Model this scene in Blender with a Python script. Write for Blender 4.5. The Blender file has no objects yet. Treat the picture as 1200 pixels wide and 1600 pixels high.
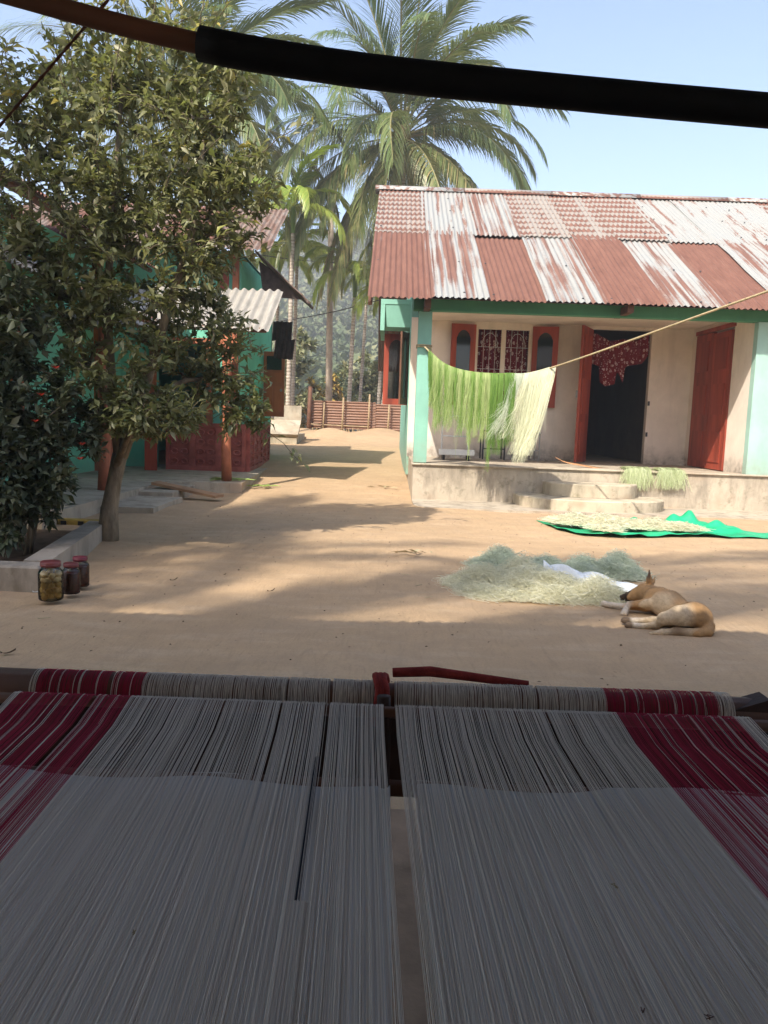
import bpy, math, random
import numpy as np
from mathutils import Vector, Matrix, Euler
R = math.radians
random.seed(7); rng = np.random.default_rng(7)
scene = bpy.context.scene
col = scene.collection

# ------------------------------------------------------------------ camera
CAM_H, PITCH, ROLL, FPX = 1.08, 6.7, 2.0, 1230.0
cam_d = bpy.data.cameras.new('camera'); cam = bpy.data.objects.new('camera', cam_d); col.objects.link(cam)
cam_d.sensor_fit = 'VERTICAL'; cam_d.sensor_height = 36.0; cam_d.lens = 36.0 * FPX / 1600.0
cam_d.clip_start = 0.03; cam_d.clip_end = 5000
_p, _r = R(PITCH), R(ROLL)
_f = Vector((0, math.cos(_p), -math.sin(_p))); _r0 = Vector((1, 0, 0)); _u0 = Vector((0, math.sin(_p), math.cos(_p)))
_R = math.cos(_r) * _r0 + math.sin(_r) * _u0; _U = -math.sin(_r) * _r0 + math.cos(_r) * _u0
cam.matrix_world = Matrix(((_R.x, _U.x, -_f.x, 0), (_R.y, _U.y, -_f.y, 0), (_R.z, _U.z, -_f.z, CAM_H), (0, 0, 0, 1)))
scene.camera = cam

# ------------------------------------------------------------------ sky, sun, exposure
SUN_EL, SUN_TRAVEL = R(46), (0.50, 0.866)          # light travels to the right and away from the camera
world = bpy.data.worlds.new('World'); scene.world = world; world.use_nodes = True
wn = world.node_tree.nodes; wl = world.node_tree.links
sky = wn.new('ShaderNodeTexSky'); sky.sky_type = 'NISHITA'; sky.sun_disc = False
sky.sun_elevation = SUN_EL
sky.sun_rotation = math.atan2(-SUN_TRAVEL[0], -SUN_TRAVEL[1])
sky.air_density = 0.85; sky.dust_density = 2.6; sky.ozone_density = 0.5; sky.altitude = 100
wl.new(sky.outputs[0], wn['Background'].inputs[0]); wn['Background'].inputs[1].default_value = 0.15
sun_d = bpy.data.lights.new('sun', 'SUN'); sun = bpy.data.objects.new('sun', sun_d); col.objects.link(sun)
sun_d.energy = 3.5; sun_d.angle = R(0.55); sun_d.color = (1.0, 0.93, 0.82)
_l = math.hypot(*SUN_TRAVEL)
SUN_DIR = Vector((SUN_TRAVEL[0] / _l * math.cos(SUN_EL), SUN_TRAVEL[1] / _l * math.cos(SUN_EL), -math.sin(SUN_EL)))
sun.rotation_euler = SUN_DIR.to_track_quat('-Z', 'Y').to_euler(); sun.location = (-8, -10, 14)
scene.view_settings.view_transform = 'Standard'; scene.view_settings.look = 'None'
scene.view_settings.gamma = 1.0; scene.view_settings.use_curve_mapping = False
scene.view_settings.exposure = 1.25
scene.cycles.max_bounces = 8; scene.cycles.transparent_max_bounces = 16; scene.cycles.volume_bounces = 0
scene.cycles.caustics_reflective = False; scene.cycles.caustics_refractive = False

# ------------------------------------------------------------------ materials
class Mat:
    def __init__(s, name, base=(.5, .5, .5), rough=.8, spec=.3, metallic=0.0):
        s.m = bpy.data.materials.new(name); s.m.use_nodes = True
        s.nt = s.m.node_tree; s.b = s.nt.nodes['Principled BSDF']; s.out = s.nt.nodes['Material Output']
        s.b.inputs['Base Color'].default_value = (*base, 1); s.b.inputs['Roughness'].default_value = rough
        s.b.inputs['Specular IOR Level'].default_value = spec; s.b.inputs['Metallic'].default_value = metallic
        s.tc = None
    def n(s, t): return s.nt.nodes.new(t)
    def l(s, a, b): s.nt.links.new(a, b)
    def co(s, stretch=(1, 1, 1), shift_by_object=False, kind='Object'):
        if s.tc is None: s.tc = s.n('ShaderNodeTexCoord')
        mp = s.n('ShaderNodeMapping'); mp.inputs['Scale'].default_value = stretch
        s.l(s.tc.outputs[kind], mp.inputs[0])
        if shift_by_object:
            oi = s.n('ShaderNodeObjectInfo'); ml = s.n('ShaderNodeMath'); ml.operation = 'MULTIPLY'; ml.inputs[1].default_value = 37.0
            s.l(oi.outputs['Random'], ml.inputs[0]); s.l(ml.outputs[0], mp.inputs['Location'])
        return mp.outputs[0]
    def noise(s, scale, detail=4, rough=.55, stretch=(1, 1, 1), shift=False, dist=0.0):
        t = s.n('ShaderNodeTexNoise'); t.inputs['Scale'].default_value = scale; t.inputs['Detail'].default_value = detail
        t.inputs['Roughness'].default_value = rough; t.inputs['Distortion'].default_value = dist
        s.l(s.co(stretch, shift), t.inputs['Vector']); return t.outputs['Fac']
    def voro(s, scale, stretch=(1, 1, 1), out='Distance', feature='F1', shift=False):
        t = s.n('ShaderNodeTexVoronoi'); t.inputs['Scale'].default_value = scale; t.feature = feature
        s.l(s.co(stretch, shift), t.inputs['Vector']); return t.outputs[out]
    def ramp(s, fac, stops, interp='LINEAR'):
        r = s.n('ShaderNodeValToRGB'); r.color_ramp.interpolation = interp
        el = r.color_ramp.elements
        while len(el) < len(stops): el.new(0.5)
        for e, (p, c) in zip(el, stops):
            e.position = p; e.color = (*c, 1) if not isinstance(c, (int, float)) else (c, c, c, 1)
        s.l(fac, r.inputs[0]); return r.outputs[0]
    def mix(s, fac, a, b, mode='MIX'):
        m = s.n('ShaderNodeMix'); m.data_type = 'RGBA'; m.blend_type = mode
        for sock, v in ((m.inputs[0], fac), (m.inputs[6], a), (m.inputs[7], b)):
            if isinstance(v, (int, float)): sock.default_value = v
            elif isinstance(v, tuple): sock.default_value = (*v, 1)
            else: s.l(v, sock)
        return m.outputs[2]
    def math(s, op, a, b=0.0, c=None):
        m = s.n('ShaderNodeMath'); m.operation = op
        for sock, v in zip(m.inputs, (a, b, c)):
            if v is None: continue
            if isinstance(v, (int, float)): sock.default_value = v
            else: s.l(v, sock)
        return m.outputs[0]
    def color(s, sock): s.l(sock, s.b.inputs['Base Color'])
    def bump(s, sock, strength=.3, dist=.01):
        b = s.n('ShaderNodeBump'); b.inputs['Strength'].default_value = strength; b.inputs['Distance'].default_value = dist
        s.l(sock, b.inputs['Height']); s.l(b.outputs[0], s.b.inputs['Normal'])
    def xyz(s):
        if s.tc is None: s.tc = s.n('ShaderNodeTexCoord')
        sp = s.n('ShaderNodeSeparateXYZ'); s.l(s.tc.outputs['Object'], sp.inputs[0]); return sp.outputs
    def attr(s, name):
        a = s.n('ShaderNodeAttribute'); a.attribute_name = name; return a

MT = {}
def C(*v): return tuple(((x / 255.0) / 12.92 if x / 255.0 <= .04045 else ((x / 255.0 + .055) / 1.055) ** 2.4) for x in v)
def mul(c, k): return tuple(x * k for x in c)

def plain(name, base, rough=.75, spec=.3, var=.18, scale=6, bump=.15, stretch=(1, 1, 1), metallic=0.0, shift=True):
    m = Mat(name, base, rough, spec, metallic)
    f = m.noise(scale, 5, .6, stretch, shift)
    m.color(m.ramp(f, [(.3, mul(base, 1 - var)), (.7, mul(base, 1 + var))]))
    if bump: m.bump(m.noise(scale * 6, 4, .6, stretch, shift), bump, .006)
    MT[name] = m.m; return m

# trodden earth of the yard
m = Mat('earth', rough=.95, spec=.15)
big = m.noise(.55, 5, .6); mid = m.noise(4.5, 6, .65); fine = m.noise(70, 4, .7); streak = m.noise(2.2, 5, .6, (1, 3.2, 1))
c = m.ramp(big, [(.3, (.40, .275, .160)), (.7, (.50, .35, .21))])
c = m.mix(m.ramp(mid, [(.35, .0), (.75, .55)]), c, (.33, .23, .145))
c = m.mix(m.ramp(streak, [(.5, .0), (.75, .4)]), c, (.55, .42, .29))
c = m.mix(m.ramp(fine, [(.52, .0), (.75, .55)]), c, (.27, .19, .125))
broom = m.noise(26, 4, .7, (1, .16, 1), dist=1.2); c = m.mix(m.ramp(broom, [(.5, .0), (.72, .42)]), c, (.29, .205, .125))
patch = m.noise(1.3, 6, .7, dist=.8); c = m.mix(m.ramp(patch, [(.52, .0), (.62, .35)]), c, (.36, .255, .165))
dirt = m.voro(9, out='Distance'); c = m.mix(m.ramp(dirt, [(.0, .75), (.045, .75), (.07, .0)]), c, m.mix(m.ramp(mid, [(.5, 0.), (.6, 1.)]), c, (.20, .14, .09)))
m.color(c)
h = m.math('ADD', m.math('MULTIPLY', mid, .6), m.math('ADD', m.math('MULTIPLY', fine, .35), m.math('MULTIPLY', broom, .3))); m.bump(h, .7, .02)
MT['earth'] = m.m

def plaster(name, base, dirt=(.16, .12, .085), zlow=.5, zspan=.5, amt=.75, blotch=.35):
    m = Mat(name, base, .85, .2)
    n1 = m.noise(2.2, 6, .65); n2 = m.noise(14, 5, .6); st = m.noise(5, 5, .6, (1, 1, .18))
    c = m.ramp(n1, [(.3, mul(base, .86)), (.7, mul(base, 1.06))])
    c = m.mix(m.ramp(st, [(.52, .0), (.78, blotch)]), c, mul(base, .55))
    z = m.xyz()[2]
    t = m.math('DIVIDE', m.math('SUBTRACT', z, zlow), zspan)
    g = m.math('SUBTRACT', m.math('ADD', 1.0, m.math('MULTIPLY', m.math('SUBTRACT', n1, .5), 2.2)), t)
    g = m.math('MULTIPLY', m.math('MINIMUM', m.math('MAXIMUM', g, 0.0), 1.0), amt)
    g = m.math('MULTIPLY', g, m.ramp(n2, [(.25, .25), (.65, 1.0)]))
    c = m.mix(g, c, dirt)
    m.color(c); m.bump(m.math('ADD', n2, m.math('MULTIPLY', m.noise(60, 3), .4)), .18, .008)
    MT[name] = m.m
plaster('plaster_cream', (.80, .70, .60), (.09, .075, .055), zlow=.42, zspan=.36, amt=.95, blotch=.4)
plaster('plaster_mint', (.25, .50, .40), (.25, .22, .15), zlow=.45, zspan=.45, amt=.6)
plaster('plaster_mint_left', (.17, .52, .38), (.25, .22, .15), zlow=.0, zspan=.4, amt=.5)
plaster('plaster_mint_pale', (.35, .54, .465), (.25, .22, .15), zlow=.45, zspan=.35, amt=.6)
plaster('beam_green', (.085, .26, .155), zlow=-5, zspan=1, amt=0)
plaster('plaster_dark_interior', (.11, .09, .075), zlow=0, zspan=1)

# weathered cement of plinths and kerbs
def cement(name, base, moss):
    m = Mat(name, base, .9, .2)
    n1 = m.noise(1.6, 6, .7); n2 = m.noise(7, 6, .7); st = m.noise(3.5, 6, .7, (1, 1, .35)); fine = m.noise(90, 3)
    c = m.ramp(n1, [(.28, mul(base, .78)), (.72, mul(base, 1.15))])
    c = m.mix(m.ramp(st, [(.48, 0.), (.66, .8)]), c, mul(base, .52))
    c = m.mix(m.ramp(n2, [(.56, 0.), (.68, .75)]), c, moss)
    c = m.mix(m.ramp(m.noise(.9, 4, .7), [(.56, 0.), (.66, .7)]), c, (.36, .27, .19))
    m.color(c); m.bump(m.math('ADD', n2, m.math('MULTIPLY', fine, .5)), .35, .01); MT[name] = m.m
cement('cement', (.44, .375, .29), (.21, .185, .13))
cement('cement_step', (.50, .43, .32), (.17, .15, .09))
cement('cement_kerb', (.36, .31, .25), (.20, .17, .12))

# corrugated iron
ZINC, RUST, RUST_D, PALE = (.285, .29, .275), (.175, .080, .056), (.125, .054, .038), (.265, .215, .17)
def sheet(name, kind):
    m = Mat(name, ZINC, .55, .45)
    if kind == 'asbestos': base = (.52, .49, .42)
    n1 = m.noise(1.7, 5, .65, (1, .5, 1), True); n2 = m.noise(9, 5, .65, (1, .3, 1), True); st = m.noise(11, 4, .6, (1, .07, 1), True); fine = m.noise(45, 4, .7, (1, .6, 1), True)
    x, y, z = m.xyz()
    rust = m.mix(m.ramp(n2, [(.3, 0.), (.7, 1.)]), RUST, RUST_D)
    rust = m.mix(m.ramp(st, [(.55, 0.), (.75, .45)]), rust, (.23, .118, .082))
    rust = m.mix(m.ramp(fine, [(.55, 0.), (.8, .35)]), rust, (.26, .165, .12))
    zinc = m.mix(m.ramp(n1, [(.35, 0.), (.7, .7)]), ZINC, (.31, .295, .26))
    zinc = m.mix(m.ramp(st, [(.6, 0.), (.75, .5)]), zinc, (.21, .19, .165))
    if kind == 'rust': fac = m.ramp(m.math('ADD', st, m.math('MULTIPLY', n1, .5)), [(.28, .35), (.55, 1.0)])
    elif kind == 'zinc':
        e = m.math('ADD', m.math('MULTIPLY', fine, .35), st); fac = m.ramp(m.math('ADD', e, m.math('MULTIPLY', n1, .4)), [(.93, 0.), (1.0, .9)])
    elif kind == 'streak':
        st2 = m.noise(13, 2, .5, (1, .025, 1), True); e = m.math('ADD', m.math('MULTIPLY', fine, .16), st2); fac = m.ramp(m.math('ADD', e, m.math('MULTIPLY', n1, .42)), [(.74, 0.), (.86, .95)])
    elif kind == 'checker':                     # rust eaten in rows where the sheets had lain stacked
        w = m.n('ShaderNodeTexWave'); w.wave_type = 'BANDS'; w.bands_direction = 'Y'; w.inputs['Scale'].default_value = 3.0 / 2.86
        w.inputs['Distortion'].default_value = 1.0; w.inputs['Detail'].default_value = 2.0; w.inputs['Detail Scale'].default_value = 3.0
        m.l(m.co((1, 1, 1), False), w.inputs['Vector'])
        corr = m.math('MULTIPLY', m.math('SINE', m.math('MULTIPLY', x, 2 * math.pi / .076)), .16)
        lane = m.ramp(m.noise(2.6, 3, .6, (1, .04, 1), True), [(.36, .22), (.52, -.0 + 0.0)])
        v = m.math('SUBTRACT', m.math('ADD', m.math('ADD', w.outputs['Fac'], corr), m.math('MULTIPLY', n2, .35)), m.math('MULTIPLY', lane, 2.6))
        fac = m.ramp(v, [(.52, .06), (.78, 1.0)])
        zinc = m.mix(.55, zinc, PALE)
    elif kind == 'old':
        fac = m.ramp(n2, [(.3, .5), (.6, 1.)]); rust = m.mix(.55, rust, (.13, .085, .06))
    elif kind == 'asbestos':
        zinc = m.mix(m.ramp(n2, [(.3, 0.), (.7, 1.)]), (.37, .34, .29), (.26, .24, .20)); fac = m.ramp(st, [(.6, 0.), (.8, .25)])
    elif kind == 'fence':
        fac = m.ramp(n2, [(.25, .8), (.6, 1.)]); rust = m.mix(.35, rust, (.40, .24, .15))
    m.color(m.mix(fac, zinc, rust))
    m.l(m.ramp(fac, [(0., .45), (1., .92)]), m.b.inputs['Roughness'])
    m.bump(fine, .12, .004); MT[name] = m.m
for k in ('rust', 'zinc', 'streak', 'checker', 'old', 'asbestos', 'fence'): sheet('sheet_' + k, k)

plain('red_wood', (.29, .052, .028), .55, .35, .45, 5, .2, (1, 1, .12))
plain('orange_wood', (.42, .125, .045), .5, .4, .25, 3, .1, (1, 1, .2))
plain('post_orange', (.34, .115, .058), .7, .3, .3, 5, .15)
plain('railing_red', (.33, .095, .075), .8, .25, .35, 5, .2)
plain('dark_wood', (.045, .024, .017), .7, .3, .4, 8, .2)
plain('brown_wood', (.12, .055, .032), .65, .3, .35, 8, .2)
plain('pole_brown', (.13, .055, .03), .6, .3, .35, 12, .2, (.2, 1, 1))
plain('bamboo', (.30, .215, .12), .6, .35, .3, 7, .1)
plain('plank', (.34, .20, .11), .75, .3, .3, 6, .2, (.3, 1, 1))
plain('black_sleeve', (.006, .007, .008), .7, .25, .3, 30, .1)
plain('rope', (.42, .34, .20), .9, .15, .25, 40, .3)
plain('red_rope', (.22, .035, .03), .9, .1, .35, 40, .4)
plain('white_metal', (.68, .68, .66), .4, .5, .1, 10, 0)
plain('grey_metal', (.28, .28, .27), .45, .5, .2, 10, 0)
plain('dark_metal', (.03, .03, .032), .5, .5, .2, 10, 0)
plain('concrete_pole', (.36, .30, .24), .85, .2, .25, 4, .2)
plain('plain_cloth_white', (.62, .66, .68), .7, .3, .1, 12, .2)
plain('soil_bed', (.13, .085, .055), .95, .1, .35, 9, .5)
plain('cardboard', (.42, .22, .11), .85, .2, .25, 8, .2)
plain('lid_red', (.15, .032, .03), .45, .45, .15, 10, .05)
plain('lid_maroon', (.13, .018, .03), .45, .45, .15, 10, .05)
plain('yellow_paint', (.30, .21, .05), .8, .2, .3, 8, .2)
plain('black_paint', (.02, .02, .02), .8, .2, .3, 8, .2)
plain('dry_twig', (.16, .12, .085), .9, .1, .3, 12, .1)
plain('litter_leaf', (.10, .065, .04), .9, .1, .5, 12, .1)
plain('litter_straw', (.42, .36, .22), .9, .1, .3, 12, .1)
plain('green_peel', (.28, .38, .10), .8, .2, .3, 12, .1)
plain('bark', (.22, .175, .12), .9, .15, .5, 18, .9, (1, 1, .3))
plain('twig_bark', (.13, .105, .07), .9, .15, .3, 14, .2)
plain('flower', (.48, .05, .03), .6, .2, .2, 20, 0)
plain('nut', (.30, .27, .07), .6, .35, .4, 8, .1)
plain('palm_fibre', (.22, .15, .09), .95, .1, .4, 12, .4, (1, 1, .2))

m = Mat('palm_trunk', rough=.9, spec=.15)
w = m.n('ShaderNodeTexWave'); w.bands_direction = 'Z'; w.inputs['Scale'].default_value = 3.2; w.inputs['Distortion'].default_value = 2.5; w.inputs['Detail'].default_value = 3
m.l(m.co(), w.inputs['Vector'])
c = m.ramp(m.noise(3, 5, .6, shift=True), [(.3, (.27, .225, .18)), (.7, (.47, .41, .34))]); c = m.mix(m.ramp(w.outputs['Fac'], [(.0, .7), (.3, .0)]), c, (.17, .135, .10))
m.color(c); m.bump(w.outputs['Fac'], .4, .02); MT['palm_trunk'] = m.m

plain('shed_floor_shaded', (.24, .165, .11), .95, .1, .3, 7, .4, shift=False)  # earth colour darkened: the shade under the shed is painted in
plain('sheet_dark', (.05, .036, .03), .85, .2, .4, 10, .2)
# printed maroon cloths
def print_cloth(name, base, scale):
    m = Mat(name, base, .85, .15)
    v = m.voro(scale, (1, 1, .75)); n = m.noise(scale * 1.6, 3, .6)
    ring = m.ramp(m.math('ADD', v, m.math('MULTIPLY', n, .35)), [(.26, 0.), (.31, 1.), (.43, 1.), (.48, 0.)])
    dot = m.ramp(m.voro(scale * 1.9, (1, .4, 1)), [(.16, 1.), (.24, 0.)])
    c = m.mix(ring, base, (.55, .40, .38)); m.color(m.mix(dot, c, (.62, .48, .45))); MT[name] = m.m
print_cloth('curtain_print', (.15, .012, .022), 13)
print_cloth('cloth_print', (.17, .016, .024), 17)

# foliage: colour varies leaf by leaf through the mesh attribute "var"
def foliage(name, stops, rough=.45, spec=.4, trans=.3, tcol=None):
    m = Mat(name, stops[0][1], rough, spec)
    a = m.attr('var'); c = m.ramp(a.outputs['Fac'], stops); m.color(c)
    t = m.n('ShaderNodeBsdfTranslucent'); mx = m.n('ShaderNodeMixShader'); mx.inputs[0].default_value = trans
    m.l(m.mix(.5, c, tcol or (.16, .22, .03)), t.inputs[0]); m.l(m.b.outputs[0], mx.inputs[1]); m.l(t.outputs[0], mx.inputs[2]); m.l(mx.outputs[0], m.out.inputs[0])
    MT[name] = m.m
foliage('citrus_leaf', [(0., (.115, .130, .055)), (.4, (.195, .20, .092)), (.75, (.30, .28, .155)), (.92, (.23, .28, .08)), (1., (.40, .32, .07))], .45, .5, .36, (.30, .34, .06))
foliage('bush_leaf', [(0., (.045, .06, .032)), (.6, (.085, .10, .055)), (1., (.16, .155, .09))], .5, .4, .15)
foliage('bright_leaf', [(0., (.05, .11, .02)), (1., (.12, .22, .04))], .45, .4, .3)
foliage('coconut_leaf', [(0., (.055, .10, .03)), (.5, (.11, .165, .055)), (.85, (.22, .24, .095)), (1., (.36, .30, .14))], .36, .6, .3, (.25, .27, .06))
foliage('areca_leaf', [(0., (.13, .21, .035)), (.5, (.24, .34, .06)), (1., (.42, .46, .11))], .4, .4, .35, (.3, .4, .04))
foliage('far_leaf', [(0., (.06, .085, .045)), (.5, (.115, .14, .07)), (1., (.21, .205, .11))], .8, .1, .15)  # greens lightened: part of the distance haze is put into the colour
foliage('scrub_leaf', [(0., (.15, .165, .085)), (.5, (.24, .245, .13)), (1., (.34, .32, .18))], .8, .1, .25)
foliage('yellow_leaf', [(0., (.22, .18, .05)), (.5, (.36, .25, .06)), (1., (.42, .24, .07))], .8, .1, .25)
foliage('green_fibre', [(0., (.07, .17, .03)), (.4, (.20, .34, .07)), (1., (.52, .59, .28))], .6, .3, .3, (.35, .5, .1))
foliage('pale_fibre', [(0., (.50, .53, .36)), (.5, (.66, .68, .50)), (1., (.80, .79, .60))], .6, .3, .3, (.6, .62, .4))
foliage('grey_fibre', [(0., (.50, .56, .44)), (.5, (.64, .69, .56)), (1., (.76, .80, .67))], .6, .3, .5, (.66, .72, .56))
foliage('cream_fibre', [(0., (.66, .63, .45)), (.5, (.79, .77, .59)), (1., (.88, .87, .73))], .6, .3, .5, (.8, .78, .6))
foliage('lime_fibre', [(0., (.36, .42, .22)), (.5, (.48, .54, .31)), (1., (.60, .64, .42))], .6, .3, .25, (.6, .65, .3))
foliage('warp_white', [(0., (.70, .62, .53)), (.5, (.80, .715, .62)), (1., (.88, .80, .70))], .8, .2, .25, (.7, .68, .64))
foliage('warp_red', [(0., (.32, .018, .045)), (1., (.48, .035, .075))], .8, .2, .1, (.3, .02, .05))
foliage('warp_dark', [(0., (.02, .02, .03)), (1., (.06, .055, .07))], .8, .2, .05, (.03, .03, .04))

# woven cloth
m = Mat('woven_cloth', (.5, .48, .45), .85, .15)
c = m.ramp(m.noise(60, 3, .6, (1, .03, 1)), [(.3, (.62, .59, .55)), (.7, (.76, .73, .69))]); m.color(m.mix(m.ramp(m.noise(4, 4), [(.4, 0.), (.7, .5)]), c, (.58, .54, .49))); MT['woven_cloth'] = m.m
# green tarpaulin
m = Mat('tarpaulin', (.01, .36, .16), .45, .45)
m.color(m.ramp(m.noise(5, 4), [(.3, (.008, .30, .13)), (.7, (.02, .42, .20))])); m.bump(m.noise(30, 4), .25, .01); MT['tarpaulin'] = m.m
# glass
def glass(name, tint, rough=.03, keep=.92, ior=1.45):
    m = Mat(name); m.nt.nodes.remove(m.b)
    tr = m.n('ShaderNodeBsdfTransparent'); tr.inputs[0].default_value = (*mul(tint, keep), 1)
    gl = m.n('ShaderNodeBsdfGlossy'); gl.inputs['Roughness'].default_value = rough; fr = m.n('ShaderNodeFresnel'); fr.inputs[0].default_value = ior
    mx = m.n('ShaderNodeMixShader'); m.l(fr.outputs[0], mx.inputs[0]); m.l(tr.outputs[0], mx.inputs[1]); m.l(gl.outputs[0], mx.inputs[2]); m.l(mx.outputs[0], m.out.inputs[0]); MT[name] = m.m
glass('jar_glass', (.96, .98, .97)); glass('window_glass', (.55, .58, .56), .06, .8, 1.7); glass('brine', (.92, .84, .62), .1, .95, 1.2)
m = Mat('dark_glass', (.012, .014, .015), .08, .6); MT['dark_glass'] = m.m
plain('fruit', (.60, .44, .20), .45, .4, .3, 30, .2)
m = Mat('pickle', (.10, .012, .006), .3, .5); m.color(m.ramp(m.voro(60), [(.1, (.16, .025, .012)), (.5, (.055, .006, .004))])); m.bump(m.voro(60), .5, .004); MT['pickle'] = m.m
# dog coat: colour painted as the animal's own markings in the mesh attribute "coat"
m = Mat('dog_coat', (.4, .25, .12), .75, .2)
a = m.attr('coat'); n = m.noise(60, 4, .7, (1, .35, 1)); m.color(m.mix(m.ramp(n, [(.42, 0.), (.7, .45)]), a.outputs['Color'], (.20, .13, .07))); m.bump(n, .35, .004); MT['dog_coat'] = m.m

# ------------------------------------------------------------------ building helpers
def link(name, me, mat, parent=None, smooth=False):
    o = bpy.data.objects.new(name, me); col.objects.link(o)
    if mat is not None and not me.materials: me.materials.append(MT[mat] if isinstance(mat, str) else mat)
    if smooth: me.polygons.foreach_set('use_smooth', [True] * len(me.polygons))
    if parent is not None:
        o.parent = parent
        if parent.matrix_parent_inverse is not None and 'world_kids' in parent.keys(): pass
        o.matrix_parent_inverse = world_of(parent).inverted()
    return o
def world_of(o):
    m = o.matrix_basis.copy()
    if o.parent: m = world_of(o.parent) @ o.matrix_parent_inverse @ m
    return m
def tag(o, label, cat, group=None, kind=None):
    if label: o['label'] = label
    if cat: o['category'] = cat
    if group: o['group'] = group
    if kind: o['kind'] = kind
    return o
def thing(name, loc, label, cat, group=None):
    o = bpy.data.objects.new(name, None); col.objects.link(o); o.location = loc; o.empty_display_size = .2
    return tag(o, label, cat, group)
def structure(o): o['kind'] = 'structure'; return o
def stuff(o): o['kind'] = 'stuff'; return o
def copy_tree(o, parent=None):
    c = o.copy(); col.objects.link(c); c.parent = parent
    for ch in [x for x in o.children]: copy_tree(ch, c)
    return c

class MB:
    def __init__(s): s.v = []; s.f = []
    def add(s, vs, fs):
        o = len(s.v); s.v += [tuple(v) for v in vs]; s.f += [tuple(i + o for i in f) for f in fs]; return s
    def box(s, x0, x1, y0, y1, z0, z1, bev=0.0):
        if bev <= 0:
            return s.add([(x0, y0, z0), (x1, y0, z0), (x1, y1, z0), (x0, y1, z0), (x0, y0, z1), (x1, y0, z1), (x1, y1, z1), (x0, y1, z1)],
                  [(0, 3, 2, 1), (4, 5, 6, 7), (0, 1, 5, 4), (1, 2, 6, 5), (2, 3, 7, 6), (3, 0, 4, 7)])
        b = bev; vs = []; ring = [(x0, y0, 1, 1), (x1, y0, -1, 1), (x1, y1, -1, -1), (x0, y1, 1, -1)]
        for z, k in ((z0, b), (z0 + b, 0), (z1 - b, 0), (z1, b)):
            for (x, y, sx, sy) in ring: vs.append((x + sx * k, y + sy * k, z))
        fs = [(3, 2, 1, 0), (12, 13, 14, 15)]
        for l in range(3):
            for i in range(4): fs.append((l * 4 + i, l * 4 + (i + 1) % 4, l * 4 + 4 + (i + 1) % 4, l * 4 + 4 + i))
        return s.add(vs, fs)
    def prism(s, pts, z0, z1):
        n = len(pts); vs = [(x, y, z0) for x, y in pts] + [(x, y, z1) for x, y in pts]
        return s.add(vs, [tuple(range(n - 1, -1, -1)), tuple(range(n, 2 * n))] + [(i, (i + 1) % n, n + (i + 1) % n, n + i) for i in range(n)])
    def tube(s, pts, rad, seg=8, cap=True, wob=0.0):
        pts = [Vector(p) for p in pts]; n = len(pts); rads = rad if isinstance(rad, (list, tuple)) else [rad] * n
        t = (pts[1] - pts[0]).normalized(); u = t.orthogonal().normalized(); vs = []
        for i, p in enumerate(pts):
            t2 = (pts[min(i + 1, n - 1)] - pts[max(i - 1, 0)]).normalized()
            u = (u - t2 * u.dot(t2)).normalized(); w = t2.cross(u)
            for k in range(seg):
                a = 2 * math.pi * k / seg; r = rads[i] * (1 + wob * (random.random() - .5)); vs.append(p + (u * math.cos(a) + w * math.sin(a)) * r)
        fs = [(i * seg + k, i * seg + (k + 1) % seg, (i + 1) * seg + (k + 1) % seg, (i + 1) * seg + k) for i in range(n - 1) for k in range(seg)]
        if cap: fs += [tuple(range(seg - 1, -1, -1)), tuple(range((n - 1) * seg, n * seg))]
        return s.add(vs, fs)
    def lathe(s, prof, seg=24, c=(0, 0, 0)):
        n = len(prof); vs = [(c[0] + r * math.cos(2 * math.pi * k / seg), c[1] + r * math.sin(2 * math.pi * k / seg), c[2] + z) for r, z in prof for k in range(seg)]
        fs = [(i * seg + k, i * seg + (k + 1) % seg, (i + 1) * seg + (k + 1) % seg, (i + 1) * seg + k) for i in range(n - 1) for k in range(seg)]
        fs += [tuple(range(seg - 1, -1, -1)), tuple(range((n - 1) * seg, n * seg))]
        return s.add(vs, fs)
    def mesh(s, name):
        me = bpy.data.meshes.new(name); me.from_pydata(s.v, [], s.f); me.update(); return me
    def build(s, name, mat, parent=None, smooth=False): return link(name, s.mesh(name), mat, parent, smooth)

def vox(xs, ys, zs, empty, name, mat, parent):
    """a wall of cells with openings left out, one connected mesh"""
    nx, ny, nz = len(xs) - 1, len(ys) - 1, len(zs) - 1; sol = {}
    for i in range(nx):
        for j in range(ny):
            for k in range(nz):
                sol[i, j, k] = not empty((xs[i] + xs[i + 1]) / 2, (ys[j] + ys[j + 1]) / 2, (zs[k] + zs[k + 1]) / 2)
    idx = {}; vs = []; fs = []
    def V(i, j, k):
        if (i, j, k) not in idx: idx[i, j, k] = len(vs); vs.append((xs[i], ys[j], zs[k]))
        return idx[i, j, k]
    dirs = {(-1, 0, 0): [(0, 0, 0), (0, 0, 1), (0, 1, 1), (0, 1, 0)], (1, 0, 0): [(1, 0, 0), (1, 1, 0), (1, 1, 1), (1, 0, 1)], (0, -1, 0): [(0, 0, 0), (1, 0, 0), (1, 0, 1), (0, 0, 1)],
            (0, 1, 0): [(0, 1, 0), (0, 1, 1), (1, 1, 1), (1, 1, 0)], (0, 0, -1): [(0, 0, 0), (0, 1, 0), (1, 1, 0), (1, 0, 0)], (0, 0, 1): [(0, 0, 1), (1, 0, 1), (1, 1, 1), (0, 1, 1)]}
    for (i, j, k), sd in sol.items():
        if not sd: continue
        for (a, b, c_), q in dirs.items():
            if not sol.get((i + a, j + b, k + c_), False): fs.append(tuple(V(i + x, j + y, k + z) for x, y, z in q))
    me = bpy.data.meshes.new(name); me.from_pydata(vs, [], fs); me.update(); return link(name, me, mat, parent)

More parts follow.
